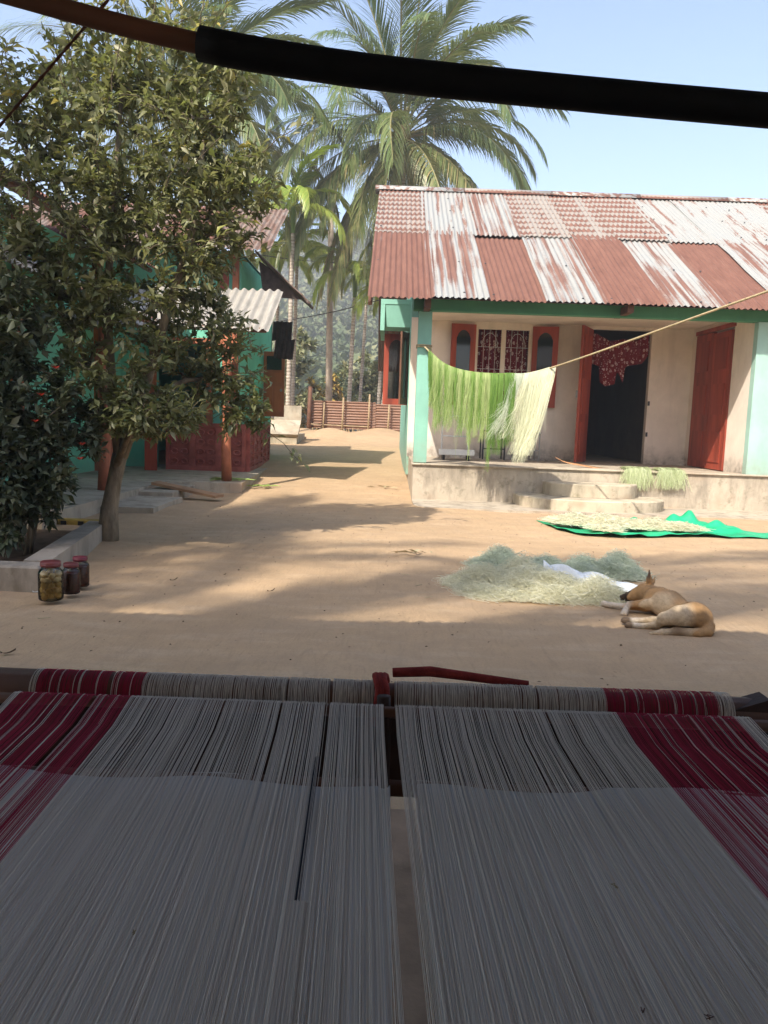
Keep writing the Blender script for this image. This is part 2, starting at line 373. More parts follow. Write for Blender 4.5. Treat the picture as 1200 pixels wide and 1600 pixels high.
def np_mesh(name, V, F, mat, parent=None, var=None, smooth=False):
    """numpy verts (n,3), faces (m,k); var = one value per vertex"""
    me = bpy.data.meshes.new(name); V = np.asarray(V, np.float32); F = np.asarray(F, np.int32); k = F.shape[1]
    me.vertices.add(len(V)); me.vertices.foreach_set('co', V.ravel()); me.loops.add(F.size); me.loops.foreach_set('vertex_index', F.ravel())
    me.polygons.add(len(F)); me.polygons.foreach_set('loop_start', np.arange(0, F.size, k, dtype=np.int32)); me.update(calc_edges=True)
    if var is not None:
        a = me.attributes.new('var', 'FLOAT', 'POINT'); a.data.foreach_set('value', np.asarray(var, np.float32))
    return link(name, me, mat, parent, smooth)

def leaf_cloud(P, D, size, width=.42, fold=.25, up=.35, varbase=None):
    """P (n,3) stalk points, D (n,3) directions; five-point folded leaves"""
    n = len(P); D = D / np.linalg.norm(D, axis=1, keepdims=True)
    ref = np.tile([0., 0., 1.], (n, 1)) + rng.normal(0, .45, (n, 3)); S = np.cross(D, ref); S /= np.linalg.norm(S, axis=1, keepdims=True) + 1e-9
    N = np.cross(S, D); L = (size * rng.uniform(.42, 1.4, n))[:, None]; W = L * width * .5
    mid = P + D * L * .48 - N * 0; tip = P + D * L - N * L * rng.uniform(-.05, .3, n)[:, None]
    lf = P + D * L * .45 + S * W + N * W * fold * 2; rt = P + D * L * .45 - S * W + N * W * fold * 2
    V = np.stack([P, lf, mid, rt, tip], 1).reshape(-1, 3); b = (np.arange(n) * 5)[:, None]
    F = np.concatenate([b + [0, 3, 2], b + [3, 4, 2], b + [0, 2, 1], b + [2, 4, 1]], 0)
    var = rng.beta(2, 2.2, n) if varbase is None else np.clip(varbase + rng.normal(0, .16, n), 0, 1)
    return V, F, np.repeat(var, 5)

def strands(P0, pts_fn, n, seg, width, varlo=0., varhi=1., wdir=None):
    """n ribbons; pts_fn(t) -> (n,3) along each strand"""
    ts = np.linspace(0, 1, seg + 1); Q = np.stack([pts_fn(t) for t in ts], 1)
    T = np.gradient(Q, axis=1); r = rng.normal(size=(n, 1, 3)) if wdir is None else np.tile(np.array(wdir, float), (n, 1, 1)) + rng.normal(0, .3, (n, 1, 3))
    S = np.cross(T, r); S /= np.linalg.norm(S, axis=2, keepdims=True) + 1e-9
    w = (width * rng.uniform(.6, 1.4, n))[:, None, None] * .5 * np.linspace(1, .55, seg + 1)[None, :, None]
    V = np.stack([Q + S * w, Q - S * w], 2).reshape(-1, 3); b = (np.arange(n) * 2 * (seg + 1))[:, None, None] + (np.arange(seg) * 2)[None, :, None]
    F = (b + np.array([0, 1, 3, 2])[None, None, :]).reshape(-1, 4)
    var = np.repeat(rng.uniform(varlo, varhi, n), 2 * (seg + 1)); return V, F, var
def join_np(parts):
    V = []; F = []; A = []; o = 0
    for v, f, a in parts: V.append(v); F.append(f + o); A.append(a); o += len(v)
    return np.concatenate(V), np.concatenate(F), np.concatenate(A)

def corrugated(name, w, L, pitch=.076, amp=.011, nl=4, warp=.006):
    n = int(w / pitch * 8); xs = np.linspace(0, w, n + 1); ys = np.linspace(0, L, nl + 1); X, Y = np.meshgrid(xs, ys)
    Z = amp * np.sin(2 * math.pi * X / pitch) + warp * rng.normal(size=(nl + 1, 1)) + .004 * rng.normal(size=(1, n + 1)) * (Y == 0)
    Y = Y + (Y == 0) * .012 * rng.normal(size=(1, n + 1)) * 0
    V = np.stack([X, Y, Z], 2).reshape(-1, 3); i = np.arange(nl)[:, None] * (n + 1) + np.arange(n)[None, :]; i = i.reshape(-1, 1)
    F = i + np.array([0, 1, n + 2, n + 1]); me = bpy.data.meshes.new(name); me.from_pydata(V.tolist(), [], F.tolist()); me.update()
    me.polygons.foreach_set('use_smooth', [True] * len(me.polygons)); me.materials.append(None); return me
def place(name, me, mat, parent, o, xa, ya, label=None):
    """object of a shared mesh with local x, y axes along xa, ya, origin o (world)"""
    ob = bpy.data.objects.new(name, me); col.objects.link(ob)
    xa = Vector(xa).normalized(); ya = Vector(ya).normalized(); za = xa.cross(ya).normalized(); ya = za.cross(xa)
    M = Matrix(((xa.x, ya.x, za.x, o[0]), (xa.y, ya.y, za.y, o[1]), (xa.z, ya.z, za.z, o[2]), (0, 0, 0, 1)))
    if mat and len(me.materials): ob.material_slots[0].link = 'OBJECT'; ob.material_slots[0].material = MT[mat]
    ob.parent = parent
    ob.matrix_basis = M
    if parent is not None: ob.matrix_parent_inverse = world_of(parent).inverted()
    return ob

def gz(x, y):
    """height of the trodden ground"""
    if y < 10.5: z = 0.
    elif y < 25.5: z = .04 * (y - 10.5)
    elif y < 45: z = .6 - (y - 25.5) / 19.5 * 2.2
    else: z = -1.6
    return z
# ------------------------------------------------------------------ ground and hills
def axis(lo, hi, flo, fhi, fine, growth=1.22):
    a = list(np.arange(flo, fhi + fine / 2, fine)); s = fine
    while a[-1] < hi: s *= growth; a.append(min(a[-1] + s, hi))
    s = fine
    while a[0] > lo: s *= growth; a.insert(0, max(a[0] - s, lo))
    return np.array(a)
gx = axis(-700, 700, -3.2, 5.2, .05); gy = axis(-200, 1200, 2.6, 11, .05, 1.12)
GX, GY = np.meshgrid(gx, gy)
GZ = np.vectorize(gz)(GX, GY)
bumps = np.zeros_like(GX)
for k in range(26):
    f = rng.uniform(1.2, 9); a = rng.uniform(0, 6.28); bumps += np.sin(f * (GX * math.cos(a) + GY * math.sin(a)) + rng.uniform(0, 6.28)) / f
bumps *= .0075
GZ = GZ + bumps * np.clip((60 - np.hypot(GX, GY)) / 40, 0, 1) - .006
# shallow footprints trodden into the swept earth
for k in range(170):
    fx, fy, fa = rng.uniform(-2.0, 4.6), rng.uniform(2.8, 9.6), rng.uniform(0, 3.14); near = (np.abs(GX - fx) < .4) & (np.abs(GY - fy) < .4); u = (GX - fx) * math.cos(fa) + (GY - fy) * math.sin(fa); w = -(GX - fx) * math.sin(fa) + (GY - fy) * math.cos(fa)
    GZ += np.where(near, -.009 * np.exp(-(u / .12) ** 4 - (w / .055) ** 2) + .004 * np.exp(-((u - .15) / .06) ** 2 - (w / .07) ** 2), 0)
# loose heaps by the far fence
for (mx, my, mh, mr) in ((-1.75, 22.9, .26, .75), (-.9, 23.6, .22, .9), (-.1, 24.4, .25, 1.0), (-2.6, 24.4, .18, .8)):
    GZ += mh * np.exp(-((GX - mx) ** 2 + ((GY - my) * 1.0) ** 2) / (mr * mr) * 1.6)
n = len(gx); i = (np.arange(len(gy) - 1)[:, None] * n + np.arange(n - 1)[None, :]).reshape(-1, 1)
g = np_mesh('ground', np.stack([GX, GY, GZ], 2).reshape(-1, 3), i + np.array([0, 1, n + 1, n]), 'earth', smooth=True); structure(g)

def hill_h(x, y):
    d = np.clip((y - 62) / 110, 0, 1.4); base = 25 * d * d * (3 - 2 * np.clip(d, 0, 1)) * (1 - .0022 * np.abs(x + 25)) * np.clip(1 - (x - 2) / 40, .25, 1)
    return base + 3.0 * np.sin(x * .06 + 1) * d + 2.0 * np.sin(x * .13 + y * .05) * d - 1.8
hx = np.linspace(-260, 260, 105); hy = np.linspace(55, 330, 60); HX, HY = np.meshgrid(hx, hy); HZ = hill_h(HX, HY)
i = (np.arange(59)[:, None] * 105 + np.arange(104)[None, :]).reshape(-1, 1)
plain('hill_soil', (.10, .095, .055), .95, .1, .4, .2, 0, shift=False)
structure(np_mesh('hill', np.stack([HX, HY, HZ], 2).reshape(-1, 3), i + np.array([0, 1, 106, 105]), 'hill_soil', smooth=True))
# far wood: thousands of leaf masses on the slope
P = []; D = []; S = []; VB = []
for k in range(950):
    y = rng.uniform(64, 215); x = rng.uniform(-.5, .09) * y; h = rng.uniform(3.5, 8); r = h * rng.uniform(.28, .45); z0 = float(hill_h(x, y)); nl = 150
    u = rng.normal(size=(nl, 3)); u /= np.linalg.norm(u, axis=1, keepdims=True); rr = rng.uniform(.55, 1.05, (nl, 1)) * r
    P.append(np.array([x, y, z0 + h - r]) + u * rr * np.array([1, 1, 1.15])); D.append(u + rng.normal(0, .6, (nl, 3))); VB.append(np.full(nl, np.clip(rng.normal(.45, .25), 0, 1)))
P = np.concatenate(P); D = np.concatenate(D); VB = np.concatenate(VB)
V, F, A = leaf_cloud(P, D, .85, .8, .2, varbase=VB)
tag(np_mesh('far_wood', V, F, 'far_leaf', None, A), 'hazy wooded hillside far behind the rusty fence', 'wood', kind='stuff')

# ------------------------------------------------------------------ the house on the right
HX0, HX1, HY0, HYB, HY1, FL = .37, 9.2, 10.65, 12.9, 20.0, .50
house = thing('house', (4.6, 15, 0), 'cream and mint village house with rusty corrugated roof and raised verandah', 'house')
# plinth with slight unevenness
vox([HX0, 1.5, 3, 4.5, 6, HX1], [HY0, 12, 14, 17, HY1], [-.25, .12, FL], lambda x, y, z: False, 'plinth', 'cement', house)
MB().box(HX0 - .02, HX1 + .02, HY0 - .035, HY0 + .4, FL - .015, FL + .012, .008).build('verandah_edge', 'cement', house)
vox([.44, 1.38, 2.28, 3.23, 4.22, 4.87, HX1], [HYB, HYB + .14], [FL, 1.32, 2.62, 2.64, 2.72],
    lambda x, y, z: (1.38 < x < 2.28 and 1.32 < z < 2.62) or (3.23 < x < 4.22 and z < 2.64), 'back_wall', 'plaster_cream', house)
vox([.33, .438], [HYB - .02, 13.75, 14.75, HY1], [FL - .3, 1.35, 2.5, 2.70], lambda x, y, z: 13.75 < y < 14.75 and 1.35 < z < 2.5, 'side_wall', 'plaster_mint', house)
MB().box(.336, .45, HYB - .032, HYB - .022, FL, 2.72).build('wall_end', 'plaster_cream', house)
MB().box(.33, HX1, HY1 - .12, HY1, FL - .3, 2.9).build('rear_wall', 'plaster_mint', house)
MB().box(HX1 - .12, HX1, HYB + .14, HY1 - .12, FL - .3, 2.9).build('far_side_wall', 'plaster_mint', house)
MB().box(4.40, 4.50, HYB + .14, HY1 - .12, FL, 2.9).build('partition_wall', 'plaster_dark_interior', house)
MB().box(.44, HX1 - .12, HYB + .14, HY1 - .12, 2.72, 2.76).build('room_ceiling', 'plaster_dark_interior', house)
MB().box(4.87, HX1, HY0, HY0 + .12, FL, 2.53).build('front_wall', 'plaster_mint_pale', house)
vox([4.873, 4.973], [HY0 + .12, 11.38, 12.70, HYB], [FL, 2.56, 2.68], lambda x, y, z: 11.38 < y < 12.7 and z < 2.56, 'return_wall', 'plaster_cream', house)
MB().box(.50, HX1, HY0 + .14, HYB - .003, 2.685, 2.71).build('verandah_ceiling', 'plaster_cream', house)
MB().box(.372, .55, HY0 + .03, HY0 + .21, FL + .012, 2.53, .012).build('pillar', 'plaster_mint', house)
MB().box(.30, HX1, HY0 + .005, HY0 + .16, 2.535, 2.68).build('beam', 'beam_green', house)
for x in (.30, 2.9, 5.5):
    MB().box(x + .13, x + .21, 10.33, HY0 + .3, 2.52 if x < 1 else 2.55, 2.645).build('rafter_end', 'brown_wood', house)
# gable triangle closing the roof space
EY, EZ, RY, RZ = 10.22, 2.635, 15.0, 5.26
def roof_z(y): return EZ + (y - EY) / (RY - EY) * (RZ - EZ)
def gable(x0, x1, mat):
    ys = [HYB, RY, HY1]; zs = [roof_z(HYB) - .06, RZ - .08, roof_z(2 * RY - HY1) - .06]
    v = [(x0, HYB, 2.7)] + [(x0, y, z) for y, z in zip(ys, zs)] + [(x0, HY1, 2.7)]; v2 = [(x1, y, z) for (_, y, z) in v]
    MB().add(v + v2, [(0, 1, 2, 3, 4), (9, 8, 7, 6, 5)] + [(i, i + 5, (i + 1) % 5 + 5, (i + 1) % 5) for i in range(5)]).build('gable_wall', mat, house)
gable(9.0, 9.1, 'plaster_mint'); gable(.33, .438, 'plaster_mint')
# hood over the side window
hood = MB().box(-.17, .33, 13.35, 15.1, 2.98, 3.06).build('window_hood', 'plaster_mint', house)
MB().box(-.17, -.10, 13.352, 15.1, 2.55, 2.98).build('hood_side', 'plaster_mint', hood)
MB().add([(-.10, 13.42, 2.62), (.33, 13.42, 2.62), (.33, 13.36, 2.98), (-.10, 13.36, 2.98), (-.10, 13.5, 2.56), (.33, 13.5, 2.56), (.33, 13.44, 2.98), (-.10, 13.44, 2.98)],
         [(0, 1, 2, 3), (7, 6, 5, 4), (0, 4, 5, 1), (1, 5, 6, 2), (2, 6, 7, 3), (3, 7, 4, 0)]).build('hood_panel', 'plaster_mint', hood)

# windows and shutters
def shutter(name, parent, hinge, ang, w, h, z0, glassmat='dark_glass', mat='red_wood', arch=True, t=.032):
    """leaf hinged on a vertical line at hinge (x, y); ang = direction of the leaf in degrees in plan"""
    d = Vector((math.cos(R(ang)), math.sin(R(ang)), 0)); nrm = Vector((d.y, -d.x, 0)); o = Vector((hinge[0], hinge[1], z0))
    def P(u, v, k): return o + d * u + Vector((0, 0, v)) + nrm * k
    b = .085; prof = [(b, b * 1.2), (w - b, b * 1.2), (w - b, h - b * 2.6)]
    if arch:
        for q in range(1, 8):
            a = q / 8; u = (w - b) - (w - 2 * b) * a; prof.append((u, h - b * 2.6 + math.sin(a * math.pi) ** .6 * b * 1.5))
    prof.append((b, h - b * 2.6)); n = len(prof); mb = MB()
    out = []
    for (u, v) in prof:                               # outer ring point matched to each inner one
        uu = 0 if u < w * .34 else (w if u > w * .66 else u); vv = 0 if v < h * .4 else h
        out.append((uu, vv))
    for k in (t / 2, -t / 2):
        mb.v += [tuple(P(u, v, k)) for u, v in out] + [tuple(P(u, v, k)) for u, v in prof]
    for i in range(n):
        j = (i + 1) % n
        mb.f += [(i, j, n + j, n + i), (2 * n + j, 2 * n + i, 3 * n + i, 3 * n + j), (n + i, n + j, 3 * n + j, 3 * n + i), (j, i, 2 * n + i, 2 * n + j)]
    s = mb.build(name, mat, parent)
    q = MB(); q.v = [tuple(P(u, v, .004)) for u, v in prof] + [tuple(P(u, v, -.004)) for u, v in prof]
    q.f = [tuple(range(n)), tuple(range(2 * n - 1, n - 1, -1))] + [(i, i + n, (i + 1) % n + n, (i + 1) % n) for i in range(n)]
    q.build('pane', glassmat, s if parent.parent is None else parent)
    return s
win = MB().add([], []).box(1.38, 2.28, HYB + .02, HYB + .09, 1.32, 1.36).build('window', 'plaster_cream', house)
for x in (1.38, 2.24): MB().box(x, x + .04, HYB + .02, HYB + .09, 1.36, 2.58).build('frame_side', 'plaster_cream', win)
MB().box(1.38, 2.28, HYB + .02, HYB + .09, 2.58, 2.62).build('frame_top', 'plaster_cream', win)
MB().box(1.795, 1.865, HYB + .015, HYB + .085, 1.36, 2.58).build('mullion', 'plaster_cream', win)
def grille(x0, x1):
    y = HYB + .035
    for q in range(1, 4): MB().tube([(x0 + (x1 - x0) * q / 4, y, 1.36), (x0 + (x1 - x0) * q / 4, y, 2.58)], .0032, 6).build('grille_bar', 'white_metal', win)
    for z in (1.62, 1.95, 2.30): MB().tube([(x0, y - .008, z), (x1, y - .008, z)], .0032, 6).build('grille_bar', 'white_metal', win)
    xm = (x0 + x1) / 2; rr = (x1 - x0) * .34
    for s in (1, -1):
        pts = [(xm + rr * math.cos(a), y - .018, (2.30 if s > 0 else 1.62) + s * .22 * math.sin(a)) for a in np.linspace(0, math.pi, 11)]
        MB().tube(pts, .0032, 6).build('grille_scroll', 'white_metal', win)
grille(1.42, 1.795); grille(1.865, 2.24)
shutter('shutter', house, (1.375, HYB - .02), 188, .40, 1.28, 1.36)
shutter('shutter', house, (2.285, HYB - .02), -10, .41, 1.28, 1.36)
# side window leaves, standing open over the lane
shutter('shutter', house, (.325, 13.78), 182, .42, 1.20, 1.34, 'window_glass')
shutter('shutter', house, (.325, 13.55), 243, .30, 1.20, 1.34, 'dark_glass', 'brown_wood')
# main door: frame, open leaf
fr = MB().box(3.18, 3.25, HYB - .018, HYB + .10, FL, 2.66).build('door_frame', 'plaster_cream', house)
MB().box(4.20, 4.27, HYB - .018, HYB + .10, FL, 2.66).build('jamb', 'plaster_cream', fr)
MB().box(3.18, 4.27, HYB - .018, HYB + .10, 2.66, 2.73).build('lintel', 'plaster_cream', fr)
for z in (.95, 1.45): MB().box(4.205, 4.235, HYB - .032, HYB - .018, z, z + .07).build('hinge', 'dark_metal', fr)
def panel_leaf(name, parent, hinge, ang, w, h, z0, mat, rows, t=.04, glass_top=False):
    d = Vector((math.cos(R(ang)), math.sin(R(ang)), 0)); nrm = Vector((d.y, -d.x, 0)); o = Vector((hinge[0], hinge[1], z0)); mb = MB()
    def slab(u0, u1, v0, v1, k0, k1):
        return [tuple(o + d * u + nrm * k + Vector((0, 0, v))) for v in (v0, v1) for (u, k) in ((u0, k0), (u1, k0), (u1, k1), (u0, k1))]
    Q = [(0, 3, 2, 1), (4, 5, 6, 7), (0, 1, 5, 4), (1, 2, 6, 5), (2, 3, 7, 6), (3, 0, 4, 7)]
    leaf = MB().add(slab(0, w, 0, h, -t / 2, t / 2), Q).build(name, mat, parent)
    top = leaf if parent.parent is None else parent
    for (u0, u1, v0, v1, kind) in rows:
        MB().add(slab(u0 * w, u1 * w, v0 * h, v1 * h, t / 2 + .001, t / 2 + (.014 if kind != 'pane' else .006)), Q).build('panel' if kind != 'pane' else 'pane', mat if kind != 'pane' else 'window_glass', top)
        MB().add(slab(u0 * w, u1 * w, v0 * h, v1 * h, -t / 2 - .014, -t / 2 - .001), Q).build('panel' if kind != 'pane' else 'pane', mat if kind != 'pane' else 'dark_glass', top)
    return leaf, slab, Q
rows = [(.14, .86, .06, .30, 'p'), (.14, .86, .36, .62, 'p'), (.14, .86, .68, .94, 'p')]
leaf, slab, Q = panel_leaf('door_leaf', house, (3.235, HYB - .04), 243, .64, 2.10, FL + .02, 'red_wood', rows)
MB().add(slab(.53, .60, 1.0, 1.11, .021, .06), Q).build('door_handle', 'grey_metal', leaf)
MB().add(slab(.05, .07, 1.72, 1.9, .021, .035), Q).build('bolt', 'white_metal', leaf)
# closed red door in the return wall
fr2 = MB().box(4.845, 4.871, 11.34, 12.74, 2.56, 2.62).build('side_door_frame', 'red_wood', house)
for (y0, y1) in ((11.385, 12.035), (12.045, 12.695)):
    lf = MB().box(4.85, 4.90, y0, y1, FL + .015, 2.55 if y0 > 12 else 2.52).build('side_door_leaf', 'red_wood', house)
    for z in (.62, 1.32, 1.98): MB().box(4.838, 4.85, y0 + .12, y1 - .12, z, z + .45).build('panel', 'red_wood', lf)

# roof sheets
slope = Vector((0, RY - EY, RZ - EZ)); SL = slope.length; sd = slope.normalized()
me_lo = [corrugated('sheet', .80, 2.92) for _ in range(3)]; me_hi = [corrugated('sheet', .80, 2.86) for _ in range(3)]
roof = MB().tube([(-.27, EY + .06, EZ - .09), (-.27, RY, RZ - .09)], .035, 4).build('roof', 'brown_wood', house)   # verge board carries the sheets
upper = ['checker', 'zinc', 'streak', 'checker', 'checker', 'checker', 'zinc', 'zinc', 'zinc', 'checker', 'streak', 'zinc', 'rust']
lower = ['rust', 'streak', 'rust', 'streak', 'rust', 'streak', 'rust', 'streak', 'rust', 'streak', 'rust', 'streak', 'rust']
nw = Vector((0, -sd.z, sd.y))
for k in range(13):
    x = -.30 + k * .755; j = nw * (.006 * (k % 2) + rng.normal(0, .002))
    o = Vector((x, EY + rng.normal(0, .02), EZ)) + j
    if k == 0: o -= sd * .05
    place('roof_sheet', me_lo[k % 3], 'sheet_' + lower[k], roof, o, (1, rng.normal(0, .006), 0), sd)
    o = Vector((x, EY, EZ)) + sd * (2.72 + rng.normal(0, .012)) + nw * .016 + j
    place('roof_sheet', me_hi[k % 3], 'sheet_' + upper[k], roof, o, (1, rng.normal(0, .004), 0), sd)
# rear slope (turned away from the yard) and ridge caps
sb = Vector((0, HY1 + .4 - RY, roof_z(2 * RY - HY1 - .4) - RZ)); me_b = corrugated('sheet', 2.4, sb.length)
for k in range(4): place('roof_sheet', me_b, 'sheet_rust', roof, Vector((-.28 + k * 2.33, RY, RZ + .012)) + sb + Vector((0, 0, .004 * (k % 2))), (-1, 0, 0) if False else (1, 0, 0), -sb)
def ridge_cap(x0, x1, mat):
    pts = [(-.17, -.085), (-.05, .012), (0, .03), (.05, .012), (.17, -.085)]; mb = MB()
    for x in (x0, x1): mb.v += [(x, RY + a, RZ + .045 + b) for a, b in pts]
    mb.f = [(i, i + 5, i + 6, i + 1) for i in range(4)]; o = mb.build('ridge_cap', mat, roof, True)
    md = o.modifiers.new('s', 'SOLIDIFY'); md.thickness = .003
for k in range(6): ridge_cap(-.36 + k * 1.6, -.36 + k * 1.6 + 1.63, 'sheet_checker' if k % 2 else 'sheet_streak')
# roofing nails that show as dark dots
nail = MB().lathe([(.016, 0), (.014, .008), (.004, .013)], 8).mesh('roofing_nail'); nail.materials.append(MT['dark_metal'])
for k in range(11):
    for s in (.12, 1.35, 2.62, 2.95, 3.9, 4.7, 5.35):
        x = -.30 + k * .755 + (.095 if (k + int(s * 10)) % 2 else .475)
        o = Vector((x, EY, EZ)) + sd * (s + rng.normal(0, .03)) + nw * (.014 + (.026 if s > 2.72 else 0) + .006 * (k % 2)); place('roofing_nail', nail, None, roof, o, (1, 0, 0), sd)

# half-round entrance steps and the cement apron before the plinth
def half_round(name, cx, rx, ry, z0, z1, mat, n=28):
    pts = [(cx - rx * math.cos(a), HY0 - .036 - ry * math.sin(a) ** .7) for a in np.linspace(0, math.pi, n)]
    mb = MB(); nn = len(pts); b = .012
    rings = [(1.0, z0), (1.0, z1 - b), (.985, z1)]
    for s, z in rings: mb.v += [(cx + (x - cx) * s, (HY0 - .036) + (y - HY0 + .036) * s, z) for x, y in pts]
    for r in range(2): mb.f += [(r * nn + i, r * nn + i + 1, (r + 1) * nn + i + 1, (r + 1) * nn + i) for i in range(nn - 1)]
    mb.f += [tuple(2 * nn + i for i in range(nn)), (0, nn, 2 * nn, 3 * nn - 1, 2 * nn - 1, nn - 1)]
    o = mb.build(name, mat); return o
s1 = half_round('entrance_step', 2.72, .98, .86, -.05, .16, 'cement_step'); s2 = half_round('entrance_step', 2.75, .62, .46, .163, .335, 'cement_step')
tag(s1, 'wide lower half-round cement step resting on the earth yard', 'step', 'half-round verandah steps'); tag(s2, 'smaller upper half-round cement step against the verandah plinth', 'step', 'half-round verandah steps')
ap = [(.37, 10.66), (.37, 10.02), (.40, 9.85), (.48, 9.74), (.62, 9.69), (2.2, 9.62), (4.4, 9.7), (9.2, 9.7), (9.2, 10.66)]
structure(MB().prism(ap, -.1, .022).build('pavement_apron', 'cement', None))
# ------------------------------------------------------------------ the house on the left
lh = thing('left_house', (-5.5, 12, 0), 'mint and red village house behind the citrus tree with corrugated awnings', 'house')
MB().prism([(-9, 10.75), (-2.12, 10.75), (-1.98, 10.86), (-2.22, 16.6), (-2.35, 17.2), (-9, 17.2)], -.1, .14).build('porch_floor', 'cement', lh)
MB().box(-9, -3.02, 6.9, 10.747, -.1, .135).build('walkway', 'cement', lh)
MB().box(-3.3, -2.45, 8.3, 9.5, -.05, .06).build('walkway_step', 'cement', lh)
MB().box(-3.017, -2.6, 9.6, 10.74, -.05, .10).build('walkway_step', 'cement', lh)
vox([-9, -4.62, -4.5], [5.2, 7.4, 8.4, 13.4], [-.1, .14, 2.2, 3.4], lambda x, y, z: x < -4.62 or (7.4 < y < 8.4 and .14 < z < 2.2), 'courtyard_wall', 'plaster_mint_left', lh)
vox([-9, -3.9, -3.0, -2.62, -2.5], [13.4, 13.52, 17.0], [.14, 2.2, 3.75], lambda x, y, z: (y > 13.52 and x < -2.62) or (-3.9 < x < -3.0 and y < 13.52 and z < 2.2), 'gable_front_wall', 'plaster_mint_left', lh)
MB().box(-9, -8.9, 5.2, 17, -.1, 3.6).build('back_wall', 'plaster_mint_left', lh)
MB().box(-8.9, -4.5, 5.2, 5.32, -.1, 3.4).build('end_wall', 'plaster_mint_left', lh)
MB().box(-8.9, -2.5, 16.9, 17.0, .14, 3.6).build('end_wall', 'plaster_mint_left', lh)
MB().box(-8.9, -4.7, 5.4, 13.3, 3.35, 3.4).build('ceiling', 'plaster_dark_interior', lh)
# red timber posts and frames on the walls
for (x, y, z0, z1) in ((-2.58, 13.36, .14, 3.7), (-3.0, 13.36, .14, 2.2), (-3.95, 13.36, .14, 2.2), (-4.46, 9.6, .14, 3.4), (-4.46, 6.4, .14, 3.4), (-4.46, 12.2, .14, 3.4)):
    MB().box(x - .05, x + .05, y - .04, y + .04, z0, z1).build('timber', 'post_orange', lh)
MB().box(-4.0, -2.5, 13.33, 13.395, 2.22, 2.32).build('timber', 'post_orange', lh)
# small shuttered window of the upper wall
MB().box(-2.85, -2.7, 13.37, 13.398, 3.0, 3.5).build('upper_window', 'red_wood', lh)
# porch and walkway posts
for (x, y, h, zb) in ((-2.25, 11.1, 2.24, .14), (-3.32, 9.3, 2.2, .135), (-3.3, 7.05, 2.15, .135), (-3.9, 11.1, 2.24, .14)):
    pts = [(x + random.uniform(-.012, .012), y, zb + (h - zb) * t) for t in np.linspace(0, 1, 8)]
    p = MB().tube(pts, [.075, .068, .066, .064, .065, .063, .062, .06], 10, wob=.05).build('porch_post', 'post_orange', lh, True)
# awning over the porch (fibre-cement sheets), walkway awning, main roofs
aw = MB().tube([(-4.3, 11.14, 2.27), (-1.72, 11.14, 2.25)], .035, 6).build('awning', 'brown_wood', lh)
me_a = corrugated('sheet', 1.02, 1.62, .13, .02); yv = Vector((0, 1.35, .72))
for k in range(3): place('awning_sheet', me_a, 'sheet_asbestos', aw, (-4.62 + k * .965, 11.0, 2.235 + .012 * (k % 2)), (1, 0, 0), yv)
wa = MB().tube([(-3.2, 5.2, 2.16), (-3.2, 10.9, 2.26)], .03, 6).build('walkway_awning', 'brown_wood', lh)
me_w = corrugated('sheet', .92, 1.5, .09, .016); xv = Vector((-1.35, 0, .62))
for k in range(7): place('awning_sheet', me_w, 'sheet_asbestos' if k % 3 else 'sheet_streak', wa, (-3.02, 6.0 + k * .80 - .9, 2.19 + .010 * k + .008 * (k % 2)), (0, 1, 0), xv)
mr = MB().tube([(-3.95, 4.8, 3.32), (-3.95, 13.2, 3.36)], .04, 6).build('main_roof', 'brown_wood', lh)
me_m = corrugated('sheet', 1.0, 3.4, .09, .016)
for k in range(9): place('roof_sheet', me_m, 'sheet_old' if k % 2 else 'sheet_rust', mr, (-3.8, 4.6 + k * .96, 3.36 + .01 * (k % 2)), (0, 1, 0), (-2.7, 0, 1.35))
me_f = corrugated('sheet', .98, 2.6, .09, .016)
for k in range(5): place('roof_sheet', me_f, 'sheet_rust' if k % 2 else 'sheet_old', mr, (-6.7 + k * .945, 12.75, 3.66 + .012 * (k % 2)), (1, 0, 0), (0, 2.2, 1.15))
# side slope falling towards the lane: its dark underside shows
me_s = corrugated('sheet', 1.0, 1.05, .09, .016)
for k in range(2): place('roof_sheet', me_s, 'sheet_old', mr, (-1.46, 13.15 + k * .93, 3.04 + .03 * k + .01 * (k % 2)), (0, 1, 0), (-.62, 0, .54))
gs = MB(); gp = [(-2.20, 3.60), (-2.12, 3.04), (-1.48, 3.00), (-1.98, 3.46)]; gs.v = [(x, y, z) for y in (13.32, 13.36) for x, z in gp]; gs.f = [(0, 1, 2, 3), (7, 6, 5, 4)] + [(i, i + 4, (i + 1) % 4 + 4, (i + 1) % 4) for i in range(4)]; gs.build('gable_sheet', 'sheet_dark', lh)
MB().box(-8.9, -2.5, 13.5, 17, 3.7, 3.74).build('ceiling', 'plaster_dark_interior', lh)
# small hood of sheets over the lane door
me_hd = corrugated('sheet', .36, .40, .09, .014)
place('hood_sheet', me_hd, 'sheet_dark', lh, (-2.20, 15.10, 2.84), (1, 0, 0), (.10, -.25, -.62)); place('hood_sheet', me_hd, 'sheet_dark', lh, (-2.13, 14.97, 2.52), (1, 0, -.06), (.10, -.20, -.62))
# panelled lane door, standing open across the lane side
dl, slab, Q = panel_leaf('door_leaf', lh, (-2.49, 15.9), -4, .42, 1.28, 1.06, 'orange_wood', [(.14, .86, .72, .93, 'pane'), (.14, .86, .53, .68, 'p'), (.12, .46, .08, .47, 'p'), (.54, .88, .08, .47, 'p')])
MB().add(slab(.34, .38, .50, .55, .02, .05), Q).build('knob', 'grey_metal', dl)
